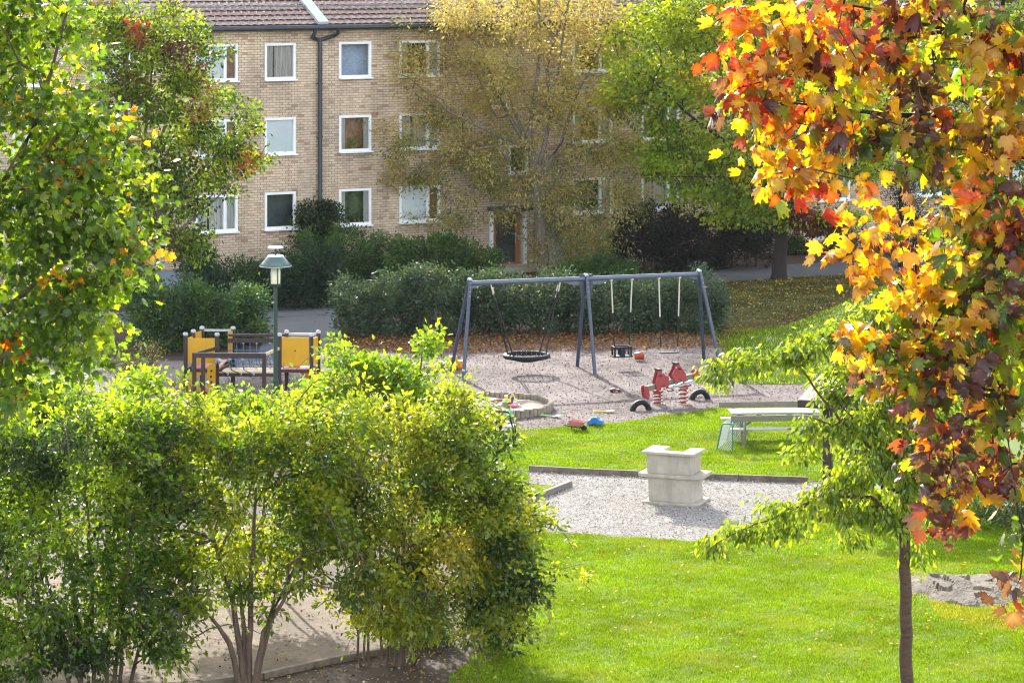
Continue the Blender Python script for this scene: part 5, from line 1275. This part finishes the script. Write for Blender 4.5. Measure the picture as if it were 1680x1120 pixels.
bush('lilac_bush', 'light green lilac bush behind the dark corner bush at the left', b5,
     stems_from(b5, [(-.3, 160, 700, 0), (0, 200, 660, .2), (.3, 240, 680, 0)], .04),
     [(175, 640, 45, 30), (215, 650, 42, 38), (240, 690, 35, 40), (150, 690, 60, 40), (90, 650, 60, 50), (290, 700, 45, 35)], b5.y, 170, 42, .14, .11, .62, C('b2', 'b1', 'b3'), [3, 2, 1.6], 25, rd=.8, **KW2)
b7 = gp(35, 1010)
bush('privet_bush', 'dark green bush below the maple at the left edge', b7,
     stems_from(b7, [(-.4, -20, 720, 0), (0, 40, 680, .2), (.3, 90, 700, 0)], .035),
     [(30, 670, 80, 45), (90, 700, 60, 60), (-40, 700, 90, 90), (40, 760, 90, 60), (120, 770, 50, 60), (30, 850, 90, 60)], b7.y, 240, 75, .16, .105, .55, C('dark', 'mid', 'b1', 'b2'), [2, 2.4, 2, .8], 27, rd=.9, **KW2)
b6 = gp(385, 955)
bush('privet_bush', 'glossy light green bush top just below the yellow play frame', b6,
     stems_from(b6, [(-.4, 330, 700, 0), (0, 400, 670, .2), (.4, 470, 680, 0), (.6, 500, 660, 0)], .04),
     [(310, 690, 50, 30), (370, 675, 60, 28), (440, 662, 50, 28), (500, 665, 50, 32), (530, 680, 50, 40), (400, 720, 90, 40)], b6.y, 230, 48, .14, .095, .6, C('b2', 'b1', 'b3'), [3, 2, 2], 26, rd=.8, **KW2)

# trees by the house
def limb(pts, r, Y, dy): return tr([atY(x, y, Y+dy*i/(len(pts)-1)) for i, (x, y) in enumerate(pts)], r, **{'from': 'near'})
p2 = gp(893, 452); Y2 = p2.y
tr2 = [tr([p2-Vector((0, 0, .2)), atY(888, 380, Y2), atY(878, 300, Y2), atY(872, 245, Y2)], [.27, .23, .2, .17])]
for pts, r0, dy in (([(876, 290), (868, 220), (883, 120), (885, 40), (882, -70)], .13, -.5), ([(872, 245), (845, 210), (815, 150), (785, 70), (760, -20)], .10, .8), ([(866, 245), (800, 215), (737, 183), (671, 128)], .08, -1.2),
                    ([(885, 270), (905, 185), (897, 110), (915, 50), (945, -30)], .11, .6), ([(880, 300), (920, 235), (945, 160), (975, 100), (1005, 30)], .09, -.8), ([(880, 330), (835, 265), (815, 240), (740, 250), (670, 290)], .07, -1.4),
                    ([(890, 330), (925, 270), (985, 240), (1030, 215)], .07, -1.0), ([(893, 430), (862, 392), (832, 380)], .07, -.6), ([(870, 250), (835, 160), (830, 60), (815, -40)], .08, 1.0), ([(884, 200), (915, 120), (930, 20), (940, -60)], .07, -1.3), ([(885, 340), (940, 320), (990, 330), (1020, 350)], .05, -1.2),
                    ([(880, 320), (800, 300), (740, 330), (700, 380)], .05, -1.5)):
    n_ = len(pts); tr2.append(limb(pts, [r0*(1-.8*i/(n_-1)) for i in range(n_)], Y2, dy))
bl = [(880, 20, 150, 60), (760, 40, 110, 70), (690, 110, 75, 60), (980, 60, 70, 80), (820, 130, 120, 60), (720, 200, 105, 60), (650, 240, 40, 40), (920, 160, 90, 70), (1000, 170, 60, 60), (800, 240, 120, 50), (980, 250, 90, 50), (700, 290, 80, 40), (800, 295, 120, 36), (930, 320, 120, 50), (1030, 240, 40, 50),
      (730, 355, 60, 26), (915, 380, 60, 40), (828, 352, 26, 16, -1, .5), (970, 390, 80, 40), (1020, 330, 50, 50), (900, -60, 180, 60), (930, 430, 60, 25)]
tg = blob_targets(bl, Y2, 900, rngT, .6, 2.6)
def yellow_bias(p, w):
    t = np.clip((p[2]-3.2)/3.0, 0, 1); q = w*np.array([.5+.8*t, .6+.7*t, 1.8-1.5*t, 1.7-1.6*t, .5+.7*t]); return q/q.sum()
plant('yellow_tree', 'thin yellow autumn tree with many rising branches before the house front', 'tree', p2, tr2, tg, 64, .25, T_LEAF, .125, .46, [(.36, .29, .08), (.44, .37, .13), (.20, .215, .05), (.13, .17, .04), (.45, .37, .09)], [2.2, 3, 1.7, .9, 1.6], M['pale_leaf'], M['grey_bark'], 31,
      tip_r=.0075, up=.3, tilt=.9, droop=.5, flat=.9, own=.7, sv=.2, bias=yellow_bias, step=.5, stiff=1.0)
p3 = gp(1278, 458); Y3 = p3.y
tr3 = [tr([p3-Vector((0, 0, .2)), p3+Vector((0, 0, .25)), atY(1281, 400, Y3), atY(1283, 345, Y3), atY(1276, 300, Y3)], [.40, .29, .25, .23, .16])]
for pts, r0, dy in (([(1280, 345), (1262, 300), (1240, 200), (1200, 60)], .14, -1), ([(1283, 350), (1320, 310), (1350, 230), (1380, 80)], .14, .8), ([(1272, 320), (1200, 240), (1120, 180), (1050, 110)], .10, -1.5), ([(1280, 300), (1280, 180), (1290, 40), (1300, -60)], .12, 1), ([(1300, 330), (1380, 280), (1450, 250)], .08, -1), ([(1265, 310), (1180, 290), (1100, 290)], .07, -1.8)):
    n_ = len(pts); tr3.append(limb(pts, [r0*(1-.8*i/(n_-1)) for i in range(n_)], Y3, dy))
bl = [(1100, 60, 110, 70), (1040, 130, 60, 60), (1180, 30, 110, 70), (1300, 20, 130, 80), (1420, 60, 110, 90), (1100, 170, 100, 60), (1200, 150, 110, 70), (1320, 150, 120, 70), (1440, 190, 90, 70), (1130, 260, 85, 45), (1220, 260, 90, 55), (1160, 320, 75, 40), (1230, 340, 50, 40), (1380, 270, 110, 40), (1210, -70, 200, 60), (1400, -60, 120, 60), (1080, 250, 40, 60), (1250, 300, 60, 30)]
tg = np.concatenate([blob_targets(bl, Y3, 820, rngT, .4, 2.2), blob_targets([(1300, 352, 28, 14, -1, .4), (1345, 366, 40, 14, -1, .4), (1385, 360, 26, 12, -1, .4)], Y3, 26, rngT, .6, .5)])
plant('green_tree', 'broad green tree with a thick dark trunk by the footpath', 'tree', p3, tr3, tg, 66, .30, T_LEAF, .18, .62, [(.10, .17, .014), (.19, .28, .014), (.30, .37, .018), (.055, .105, .012), (.46, .34, .012), (.5, .15, .01)], [1.8, 3.4, 3.2, .6, .3, .08], M['leaf'], M['dark_bark'], 32,
      tip_r=.008, k=9, up=.45, tilt=.75, droop=.3, flat=.6, own=.72, step=.5, patches=[(atY(1320, 362, Y3-1), 1.1, (.2, .05, .045)), (atY(1100, 70, Y3-2.5), 2.2, (.24, .30, .012)), (atY(1180, 30, Y3-2.5), 2.0, (.22, .27, .012)), (atY(1365, 370, Y3-1), .8, (.16, .06, .045)), (atY(1110, 110, Y3-2.5), 1.6, G['lime']), (atY(1060, 200, Y3-2.5), 1.1, (.4, .28, .02))])
p1 = gp(232, 545); Y1 = p1.y
tr1 = [tr([p1-Vector((0, 0, .1)), atY(230, 480, Y1), atY(225, 400, Y1)], [.2, .17, .15])]
for pts, r0, dy in (([(225, 420), (195, 300), (168, 150), (160, 40)], .09, .5), ([(226, 410), (215, 280), (205, 150), (215, 20)], .09, -.5), ([(226, 400), (250, 280), (285, 160), (300, 80)], .09, .4), ([(227, 400), (275, 330), (340, 270), (400, 215)], .08, -.5), ([(228, 430), (290, 380), (350, 330), (390, 290)], .06, -.8), ([(225, 420), (235, 250), (250, 100), (255, 10)], .08, 1)):
    n_ = len(pts); tr1.append(limb(pts, [r0*(1-.8*i/(n_-1)) for i in range(n_)], Y1, dy))
bl = [(250, 50, 80, 50), (310, 90, 55, 55), (190, 70, 60, 60), (240, 140, 90, 55), (320, 170, 60, 45), (200, 200, 60, 60), (290, 240, 85, 55), (370, 250, 55, 40), (405, 205, 18, 40, -.5, .5), (400, 265, 32, 28, -.5, .6), (240, 310, 80, 50), (320, 320, 65, 45), (200, 380, 60, 50), (280, 380, 70, 40), (320, 410, 40, 25), (160, 280, 50, 80), (370, 160, 22, 22), (230, 430, 60, 30), (120, 20, 90, 70, 3), (150, -60, 160, 50)]
tg = blob_targets(bl, Y1, 600, rngT, .4, 1.5)
plant('maple_tree', 'green maple with red and rusty patches in front of the left end of the house', 'tree', p1, tr1, tg, 60, .24, T_LEAF, .15, .62, C('mid', 'dark', 'b2', 'b3', 'olive', 'brown'), [2.4, 1.2, 2.8, 1.6, .8, .5], M['leaf'], M['grey_bark'], 33,
      tip_r=.007, up=.45, tilt=.75, droop=.3, flat=.6, own=.7, step=.4, patches=[(atY(234, 45, Y1-1.6), .75, (.30, .06, .04)), (atY(228, 50, Y1-.8), .6, (.30, .06, .04)), (atY(295, 85, Y1-1.3), .9, (.10, .03, .05)), (atY(290, 40, Y1-1), .9, G['lime']), (atY(345, 130, Y1-1.2), .6, (.33, .09, .03)), (atY(400, 265, Y1-.6), .6, (.34, .14, .02)), (atY(330, 190, Y1-1.5), 1.0, (.3, .17, .03)), (atY(340, 310, Y1-1.5), .8, (.26, .14, .03))])
p4 = gp(1620, 500); Y4 = p4.y
bl = [(1560, 120, 130, 110), (1680, 80, 130, 130), (1800, 160, 150, 140), (1540, 260, 110, 60), (1660, 260, 120, 80), (1780, 330, 120, 90), (1620, 360, 90, 50)]
tg = blob_targets(bl, Y4, 420, rngT, .45, 3)
plant('green_tree', 'green tree behind the red maple at the right edge', 'tree', p4, [tr([p4, atY(1625, 380, Y4), atY(1640, 200, Y4), atY(1650, 40, Y4)], [.26, .2, .13, .05])], tg, 60, .34, T_LEAF, .16, .62, C('mid', 'fresh', 'lime', 'dark', 'yel'), [2.6, 3, 1.5, 1, .6], M['leaf'], M['dark_bark'], 34, tip_r=.008, up=.45, tilt=.75, droop=.3, flat=.6, own=.7, step=.6)
p5 = gp(1478, 438); Y5 = p5.y
bl = [(1470, 400, 40, 35), (1478, 350, 34, 40), (1470, 300, 26, 40), (1500, 330, 30, 50), (1520, 390, 45, 40)]
tg = blob_targets(bl, Y5, 110, rngT, .5, .9)
plant('juniper', 'dark bluish evergreen at the house corner behind the red maple', 'tree', p5, [tr([p5, atY(1478, 330, Y5), atY(1476, 270, Y5)], [.12, .08, .03])], tg, 70, .2, T_LEAF, .11, .3, C('blue', 'dark'), [3, 1], M['dull_leaf'], M['dark_bark'], 35, tip_r=.006, up=.5, tilt=.7, step=.5)

# hedges and evergreen bushes
def row(name, label, x0, x1, yb0, yb1, ytop0, ytop1, n, cols, wts, seed, size=.09, per=70, cl=30, cat='hedge', rd=.8, width=.4, lm='dull_leaf', wob=12, sig=.15, group=None, **kw):
    rng = np.random.default_rng(seed); a, b = gp(x0, yb0), gp(x1, yb1); base = (a+b)/2; bl = []; st = []
    for i in range(n):
        t = (i+.5)/n; x = x0+(x1-x0)*t; yb = yb0+(yb1-yb0)*t; yt = ytop0+(ytop1-ytop0)*t+rng.uniform(-wob, wob); g = gp(x, yb); dY = g.y-base.y+rd*.6
        hw = (x1-x0)/n*.75; hh = (yb-yt)/2
        bl.append((x, yt+hh*.7, hw, hh*.72, dY, rd)); bl.append((x+rng.uniform(-8, 8), yb-hh*.62, hw, hh*.62, dY, rd*1.05))
        for _ in range(3):
            q = g+Vector((rng.uniform(-.4, .4), rd*.6+rng.uniform(-.3, .3), -.05)); q.z = ground_z(q.x, q.y)-.05
            st.append(tr([q, q+Vector((rng.uniform(-.2, .2), rng.uniform(-.2, .2), (hh*2*g.y/F)*.6))], [.02, .012]))
    base.z = ground_z(base.x, base.y)
    k2 = dict(up=.5, tilt=.75, out=.6, droop=-.2, flat=.9, step=.4, own=.5); k2.update(kw)
    return bush(name, label, base, st, bl, base.y, cl*n, per, sig, size, width, cols, wts, seed, rd=rd, lm=lm, bm='dark_bark', cat=cat, shell=.33, group=group, **k2)
row('hedge', 'long dark green hedge behind the swing frame', 560, 1185, 556, 546, 432, 452, 12, [(.04, .072, .042), (.068, .108, .048), (.095, .11, .05)], [3, 2.4, .5], 41, size=.115, per=120, cl=44, rd=1.0, width=.5)
row('hedge', 'dark green hedge to the left of the side path behind the play frame', 225, 425, 585, 566, 462, 470, 5, [tuple(1.45*v+.006 for v in c) for c in C('dark', 'mid', 'blue')], [3, 2.2, 1.5], 42, size=.115, per=120, cl=44, rd=1.1, width=.5)
row('rhododendron', 'dark glossy bush behind the lamp post top', 455, 560, 509, 505, 415, 408, 3, C('blue', 'dark'), [2, 2], 43, size=.14, per=95, cl=40, cat='bush', rd=.9, lm='dull_leaf', wob=10)
row('evergreen_bush', 'dark evergreen bush under the row of lower windows left of the lamp', 305, 455, 508, 503, 418, 420, 4, [tuple(1.45*v+.006 for v in c) for c in C('blue', 'dark', 'mid')], [2, 2, 1], 44, size=.13, per=95, cl=40, cat='bush', rd=.9, wob=16)
row('evergreen_bush', 'dense mid green bush below the downpipe and the next window', 480, 625, 480, 476, 385, 383, 4, [tuple(1.45*v+.006 for v in c) for c in C('mid', 'dark', 'blue')], [2.4, 2, .6], 45, size=.13, per=100, cl=40, cat='bush', rd=.8, wob=10)
row('rhododendron', 'dark green rhododendron left of the house door', 632, 812, 478, 470, 380, 404, 5, [tuple(1.45*v+.006 for v in c) for c in C('mid', 'dark', 'olive')], [2.2, 2.4, .5], 46, size=.14, per=100, cl=42, cat='bush', rd=.9, wob=14)
row('evergreen_bush', 'low green bush between the house door and the dark thicket', 925, 1030, 470, 466, 428, 420, 3, [tuple(1.45*v+.006 for v in c) for c in C('dark', 'mid')], [2, 2], 47, size=.12, per=90, cl=36, cat='bush', rd=.7)
row('purple_bush', 'nearly black purple leaved thicket along the house front left of the thick trunk', 1010, 1262, 449, 441, 345, 352, 6, [(.034, .025, .025), (.025, .034, .022), (.055, .034, .034)], [3, 2, 1], 48, size=.14, per=110, cl=44, cat='bush', rd=1.1, wob=12)
row('evergreen_bush', 'small green bush beside the cellar window right of the thick trunk', 1288, 1330, 419, 417, 386, 384, 2, C('dark', 'mid'), [2, 2], 49, size=.1, per=60, cl=22, cat='bush', rd=.5, wob=5)
row('evergreen_bush', 'small green bush at the right side of the cellar window', 1362, 1405, 417, 415, 382, 386, 2, C('dark', 'mid'), [2, 2], 50, size=.1, per=60, cl=22, cat='bush', rd=.5, wob=5)
pI = W(fac(522)[0], -.5, -.45)
bl = [(520, 350, 26, 22), (505, 375, 28, 25), (540, 372, 26, 25), (520, 395, 45, 22), (500, 350, 14, 18), (545, 350, 12, 16)]
bush('ivy', 'dark ivy climbing the foot of the downpipe', pI, [tr([pI, pI+Vector((0, 0, 1.6)), pI+Vector((0, .1, 2.4))], [.05, .04, .02])], bl, pI.y, 90, 60, .16, .12, .7, C('dark', 'blue', 'mid'), [3, 2, .6], 51, rd=.5, lm='dull_leaf', bm='dark_bark', cat='plant', up=.3, tilt=.8, step=.4)
pD = gp(228, 655)
bush('dry_bush', 'thin straw coloured bush with pinkish tips at the edge of the gravel', pD, stems_from(pD, [(-.3, 205, 590, 0), (0, 230, 575, .2), (.3, 252, 585, 0), (.1, 262, 560, 0)], .02),
     [(205, 600, 26, 26), (235, 590, 28, 28), (255, 575, 14, 16), (225, 625, 30, 22)], pD.y, 90, 34, .14, .07, .3, C('olive', 'mid', 'straw', 'brown'), [2, 1.6, 1.6, 1], 52, rd=.5, lm='dull_leaf', up=.2, tilt=.9)
pS = gp(1632, 862)
bush('grey_bush', 'soft grey green bush beside the white picket fence', pS, stems_from(pS, [(-.3, 1600, 820, 0), (.2, 1660, 820, .2), (.5, 1700, 810, 0)], .025),
     [(1600, 835, 40, 28), (1660, 840, 45, 30), (1720, 820, 60, 40)], pS.y, 110, 55, .15, .1, .25, C('mid', 'olive', 'blue'), [2, 1.5, 1.5], 53, rd=.6, lm='dull_leaf', up=.3, tilt=.8)
# ivy twigs, ferns and low weeds under the bushes
pW = gp(760, 1060)
bush('low_shrub', 'low dark leaved shrub in the shade at the right foot of the big bush', pW, stems_from(pW, [(-.4, 700, 1030, 0), (0, 760, 1020, .2), (.4, 800, 1030, 0)], .012), [(720, 1040, 45, 26), (780, 1040, 40, 26), (800, 1015, 30, 24)], pW.y, 90, 32, .14, .07, .5, C('dark', 'mid'), [2, 2], 54, rd=.5, **{k: v for k, v in KW.items() if k != 'step'})

# ------------------------------------------------------------------ grass blades and fallen leaves
def inside(poly, x, y):
    c = np.zeros(len(x), bool); n = len(poly)
    for i in range(n):
        a, b = poly[i], poly[(i+1) % n]
        h = ((a.y > y) != (b.y > y)) & (x < (b.x-a.x)*(y-a.y)/((b.y-a.y) if abs(b.y-a.y) > 1e-9 else 1e-9)+a.x); c ^= h
    return c
def scatter(P, n, rng, ymin=0, ymax=1e9, xmin=-1e9, xmax=1e9):
    x0, x1 = max(xmin, min(p.x for p in P)), min(xmax, max(p.x for p in P)); y0, y1 = max(ymin, min(p.y for p in P)), min(ymax, max(p.y for p in P))
    x = rng.uniform(x0, x1, n); y = rng.uniform(y0, y1, n); k = inside(P, x, y); return x[k], y[k]
def patchy(x, y, s=1.0): return .5+.5*np.sin(x*1.7*s+1.3*np.sin(y*1.1*s))*np.sin(y*1.9*s+1.7*np.sin(x*.8*s))
def gz(x, y):
    d = (x-P0.x)*FN.x+(y-P0.y)*FN.y; t = np.clip((17-d)/11, 0, 1); return -.45*t*t*(3-2*t)
ROCK = gp(1585, 968)
def grass(name, pix, dens, h, seed, cols, wts, ww=.013, lift=.0, zf=None, **box):
    zf = zf or gz; rng = np.random.default_rng(seed); P = pix if isinstance(pix[0], Vector) else [gp(*p) for p in pix]
    bb = (max(box.get('xmin', -1e9), min(p.x for p in P)), min(box.get('xmax', 1e9), max(p.x for p in P)), max(box.get('ymin', 0), min(p.y for p in P)), min(box.get('ymax', 1e9), max(p.y for p in P)))
    n = int(dens*(bb[1]-bb[0])*(bb[3]-bb[2])); x, y = scatter(P, n, rng, **box); n = len(x)
    pt = .6*patchy(x, y)+.4*patchy(x*.45+2, y*.5); fine = patchy(x*3.1+.6*np.sin(y*5), y*3.3)
    keep = rng.random(n) < .55+.45*fine; x, y, pt, fine = x[keep], y[keep], pt[keep], fine[keep]; n = len(x)
    rk = ((x-ROCK.x)/1.0)**2+((y-ROCK.y)/1.35)**2 > 1+.25*rng.normal(0, 1, n)
    x, y, pt, fine = x[rk], y[rk], pt[rk], fine[rk]; n = len(x)
    pos = np.stack([x, y, zf(x, y)+lift], 1)
    ax = np.stack([rng.normal(0, .45, n), rng.normal(0, .45, n), np.ones(n)], 1); nr = rng.normal(0, 1, (n, 3))*np.array([1, 1, .2])
    col = palette_cols(rng, cols, wts, np.arange(n) % 4000, 4000, own=.3, jit=.3)
    dry = np.clip(patchy(x*.8+5, y*.9+2, 1.0)*1.8-1.15, 0, 1)*rng.random(n)
    col = col*(1+.55*(pt-.5))[:, None]*(1-dry[:, None])+np.array([.30, .30, .06])*dry[:, None]
    sz = h*rng.uniform(.55, 1.25, n)*(.85+.3*fine)
    me = leaves_mesh(name, pos, ax, nr, sz, ww/h, col, T_BLADE); o = link(name, me, M['grass']); return tag(o, kind='stuff')
def litter(name, x, y, seed, cols, wts, size, lift=.015, jit=.3):
    rng = np.random.default_rng(seed); n = len(x); pos = np.stack([x, y, gz(x, y)+lift+rng.uniform(0, .03, n)], 1)
    ax = np.stack([rng.normal(0, 1, n), rng.normal(0, 1, n), rng.normal(0, .35, n)], 1); nr = np.stack([rng.normal(0, .4, n), rng.normal(0, .4, n), np.ones(n)], 1)
    col = palette_cols(rng, cols, wts, np.arange(n), n, own=1, jit=jit)
    me = leaves_mesh(name, pos, ax, nr, size*rng.uniform(.6, 1.3, n), .75, col, T_LEAF, curl=rng.uniform(-1, 3, n)); return tag(link(name, me, M['litter']), kind='stuff')
GC, GW = [(.122, .205, .006), (.20, .285, .007), (.07, .13, .008), (.25, .29, .04)], [3.2, 3.0, .9, .4]
grass('lower_grass', LAWN_LO, 3500, .046, 61, GC, GW, .0115, .008, ymin=46.5, ymax=66, xmin=-2.6, xmax=11.6)
grass('upper_grass', LAWN_UP, 2300, .048, 62, GC, GW, .014, .008, xmax=12)
grass('corner_grass', NOTCH, 1900, .05, 63, GC, GW, .015, .012)
grass('far_grass', BANK, 420, .085, 64, [(.06, .08, .02), (.09, .085, .03), (.08, .11, .015), (.14, .105, .05)], [1.4, 2.6, .7, 2], .02, .004, xmax=19, ymin=86)
grass('bank_grass', [Vector((6.3, 81, 0)), Vector((19, 81, 0)), Vector((19, 92.4, 0)), Vector((6.3, 92.4, 0))], 900, .085, 66, [(.075, .14, .010), (.14, .20, .012), (.05, .09, .008), (.42, .42, .22)], [3, 2.4, 1.4, .9], .02, .01, zf=bank_z)
grass('dry_grass', [(1520, 985), (1600, 1000), (1700, 985), (1720, 1045), (1600, 1030), (1540, 1012)], 2600, .05, 67, [(.30, .26, .06), (.36, .29, .08), (.18, .22, .03), (.40, .33, .12)], [2, 2, 1.4, 1], .013, .012)
# tufts along the gravel edges
rng = np.random.default_rng(65); xs_, ys_ = [], []
for a, b in zip(BBQ[:-1], BBQ[1:]):
    A_, B2 = gp(*a), gp(*b); k = int((B2-A_).length*16)
    t = rng.random(k); xs_.append(A_.x+(B2.x-A_.x)*t+rng.normal(0, .07, k)); ys_.append(A_.y+(B2.y-A_.y)*t+rng.normal(0, .07, k))
def fl(pix, n, seed, **kw): return scatter([gp(*p) for p in pix], n, np.random.default_rng(seed), **kw)
x, y = fl([(545, 580), (560, 545), (1190, 538), (1250, 548), (1190, 570), (800, 580)], 17000, 71); d = np.random.default_rng(1).random(len(x)) < .9
litter('fallen_leaves', x[d], y[d], 71, C('brown', 'ochre', 'org')+[(.32, .15, .05), (.22, .11, .05)], [2.4, 1, .7, 2, 2], .085)
x, y = fl(BANK, 15000, 72, xmax=20); k = np.random.default_rng(2).random(len(x)) < .35+.65*patchy(x*.8, y*.8)
litter('fallen_leaves', x[k], y[k], 72, C('ochre', 'yel', 'brown', 'straw', 'org'), [2, 1.2, 2, 1.5, .5], .085, .05)
x, y = fl([(1185, 552), (1260, 533), (1440, 500), (1600, 470), (1600, 458), (1440, 488), (1260, 518), (1180, 536)], 2600, 73)
litter('fallen_leaves', x, y, 73, C('brown', 'ochre', 'org')+[(.3, .14, .06)], [2, 1, .7, 2], .09)
x, y = fl(PLAY, 15000, 74, xmin=-16, xmax=16); g = np.random.default_rng(3).random(len(x)); k = g < np.clip((y-76)/16, .25, 1)*.6*(.4+.9*patchy(x*.7, y*.7))
litter('fallen_leaves', x[k], y[k], 74, C('brown', 'straw')+[(.06, .04, .03), (.32, .27, .24), (.20, .13, .08)], [1.6, .7, 2.4, 1.2, 1], .06)
x, y = fl(LAWN_LO, 900, 75, xmin=-3, xmax=11, ymin=47, ymax=66); litter('fallen_leaves', x, y, 75, C('straw', 'ochre', 'org', 'yel'), [2.4, 1, .6, 1], .075, .06)
x, y = fl([(400, 1160), (430, 1112), (640, 1068), (700, 1000), (860, 1000), (840, 1080), (740, 1160)], 2300, 76); litter('fallen_leaves', x, y, 76, C('brown', 'ochre', 'straw')+[(.3, .15, .07)], [2.4, 1, 1.2, 1.4], .065)
x, y = fl([(-200, 1200), (-200, 930), (420, 930), (640, 985), (640, 1066), (200, 1125)], 2600, 77); litter('fallen_leaves', x, y, 77, C('brown', 'straw', 'yel')+[(.07, .05, .035), (.25, .2, .15)], [1.4, 1, .4, 2.4, 2], .055)
x, y = fl([(430, 578), (440, 500), (1440, 425), (1850, 402), (1850, 432), (1440, 452), (1180, 466), (560, 520), (570, 575)], 700, 78); litter('fallen_leaves', x, y, 78, C('straw', 'ochre', 'brown', 'yel'), [2, 1, 1, 1], .085, .03)

# loose stones on the two gravel floors
x, y = fl(BBQ, 60000, 81); k = np.arange(len(x)) % 3 > 0
o = litter('gravel_stones', x[k], y[k], 81, [(.10, .09, .085), (.24, .22, .20), (.42, .39, .35), (.50, .47, .43)], [.9, 1.8, 2.6, 2.4], .034, .006)
x, y = fl(PLAY, 60000, 82, xmin=-8, xmax=16)
o = litter('gravel_stones', x, y, 82, [(.07, .054, .045), (.165, .122, .10), (.265, .205, .175), (.34, .28, .245)], [2, 2, 1.6, 1.2], .045, .006)

# ------------------------------------------------------------------ light, air, camera
world = bpy.data.worlds.new('World'); SC.world = world; world.use_nodes = True
nt = world.node_tree; nt.nodes.clear()
sky = nt.nodes.new('ShaderNodeTexSky'); sky.sky_type = 'NISHITA'; sky.sun_disc = False
sky.sun_elevation = SUN_EL; to_sun = -SUN_H; sky.sun_rotation = math.atan2(to_sun.x, to_sun.y); sky.air_density = 1.0; sky.dust_density = 1.0
bg = nt.nodes.new('ShaderNodeBackground'); bg.inputs['Strength'].default_value = 0.15
wo = nt.nodes.new('ShaderNodeOutputWorld'); hs = nt.nodes.new('ShaderNodeHueSaturation'); hs.inputs['Saturation'].default_value = 0.45   # sky desaturated for a neutral white balance in the shade
nt.links.new(sky.outputs[0], hs.inputs['Color']); nt.links.new(hs.outputs[0], bg.inputs[0]); nt.links.new(bg.outputs[0], wo.inputs[0])
sd = bpy.data.lights.new('sun', 'SUN'); sd.energy = 2.0; sd.angle = R(0.5); sd.color = (1.0, 0.95, 0.86)
so = bpy.data.objects.new('sun', sd); COL.objects.link(so)
dv = Vector((SUN_H.x*math.cos(SUN_EL), SUN_H.y*math.cos(SUN_EL), -math.sin(SUN_EL)))
so.rotation_euler = dv.to_track_quat('-Z', 'Y').to_euler(); so.location = (0, 60, 60)
hm, ht, ho = new_mat('thin_haze')
pv = N(ht, 'ShaderNodeVolumePrincipled', Density=0.00006); pv.inputs['Color'].default_value = (.96, .97, 1, 1); ht.links.new(pv.outputs[0], ho.inputs['Volume'])
mb = MB(); mb.box((0, 80, 9.2), (1140, 1100, 22.0)); tag(mb.build('haze', hm), kind='stuff')
cd = bpy.data.cameras.new('camera'); cam = bpy.data.objects.new('camera', cd); COL.objects.link(cam)
cam.location = (0, 0, H); cam.rotation_euler = (R(90), 0, 0)
cd.sensor_width = 36; cd.lens = 36*F/1680; cd.shift_y = -(560-YH)/1680.0; cd.clip_start = 0.5; cd.clip_end = 6000
SC.camera = cam
vs_ = SC.view_settings; vs_.view_transform = 'Standard'; vs_.look = 'None'; vs_.exposure = 2.3; vs_.gamma = 1.0; vs_.use_curve_mapping = False
SC.cycles.filter_width = 1.1; SC.cycles.max_bounces = 8; SC.cycles.transparent_max_bounces = 8; SC.cycles.diffuse_bounces = 4; SC.cycles.transmission_bounces = 6
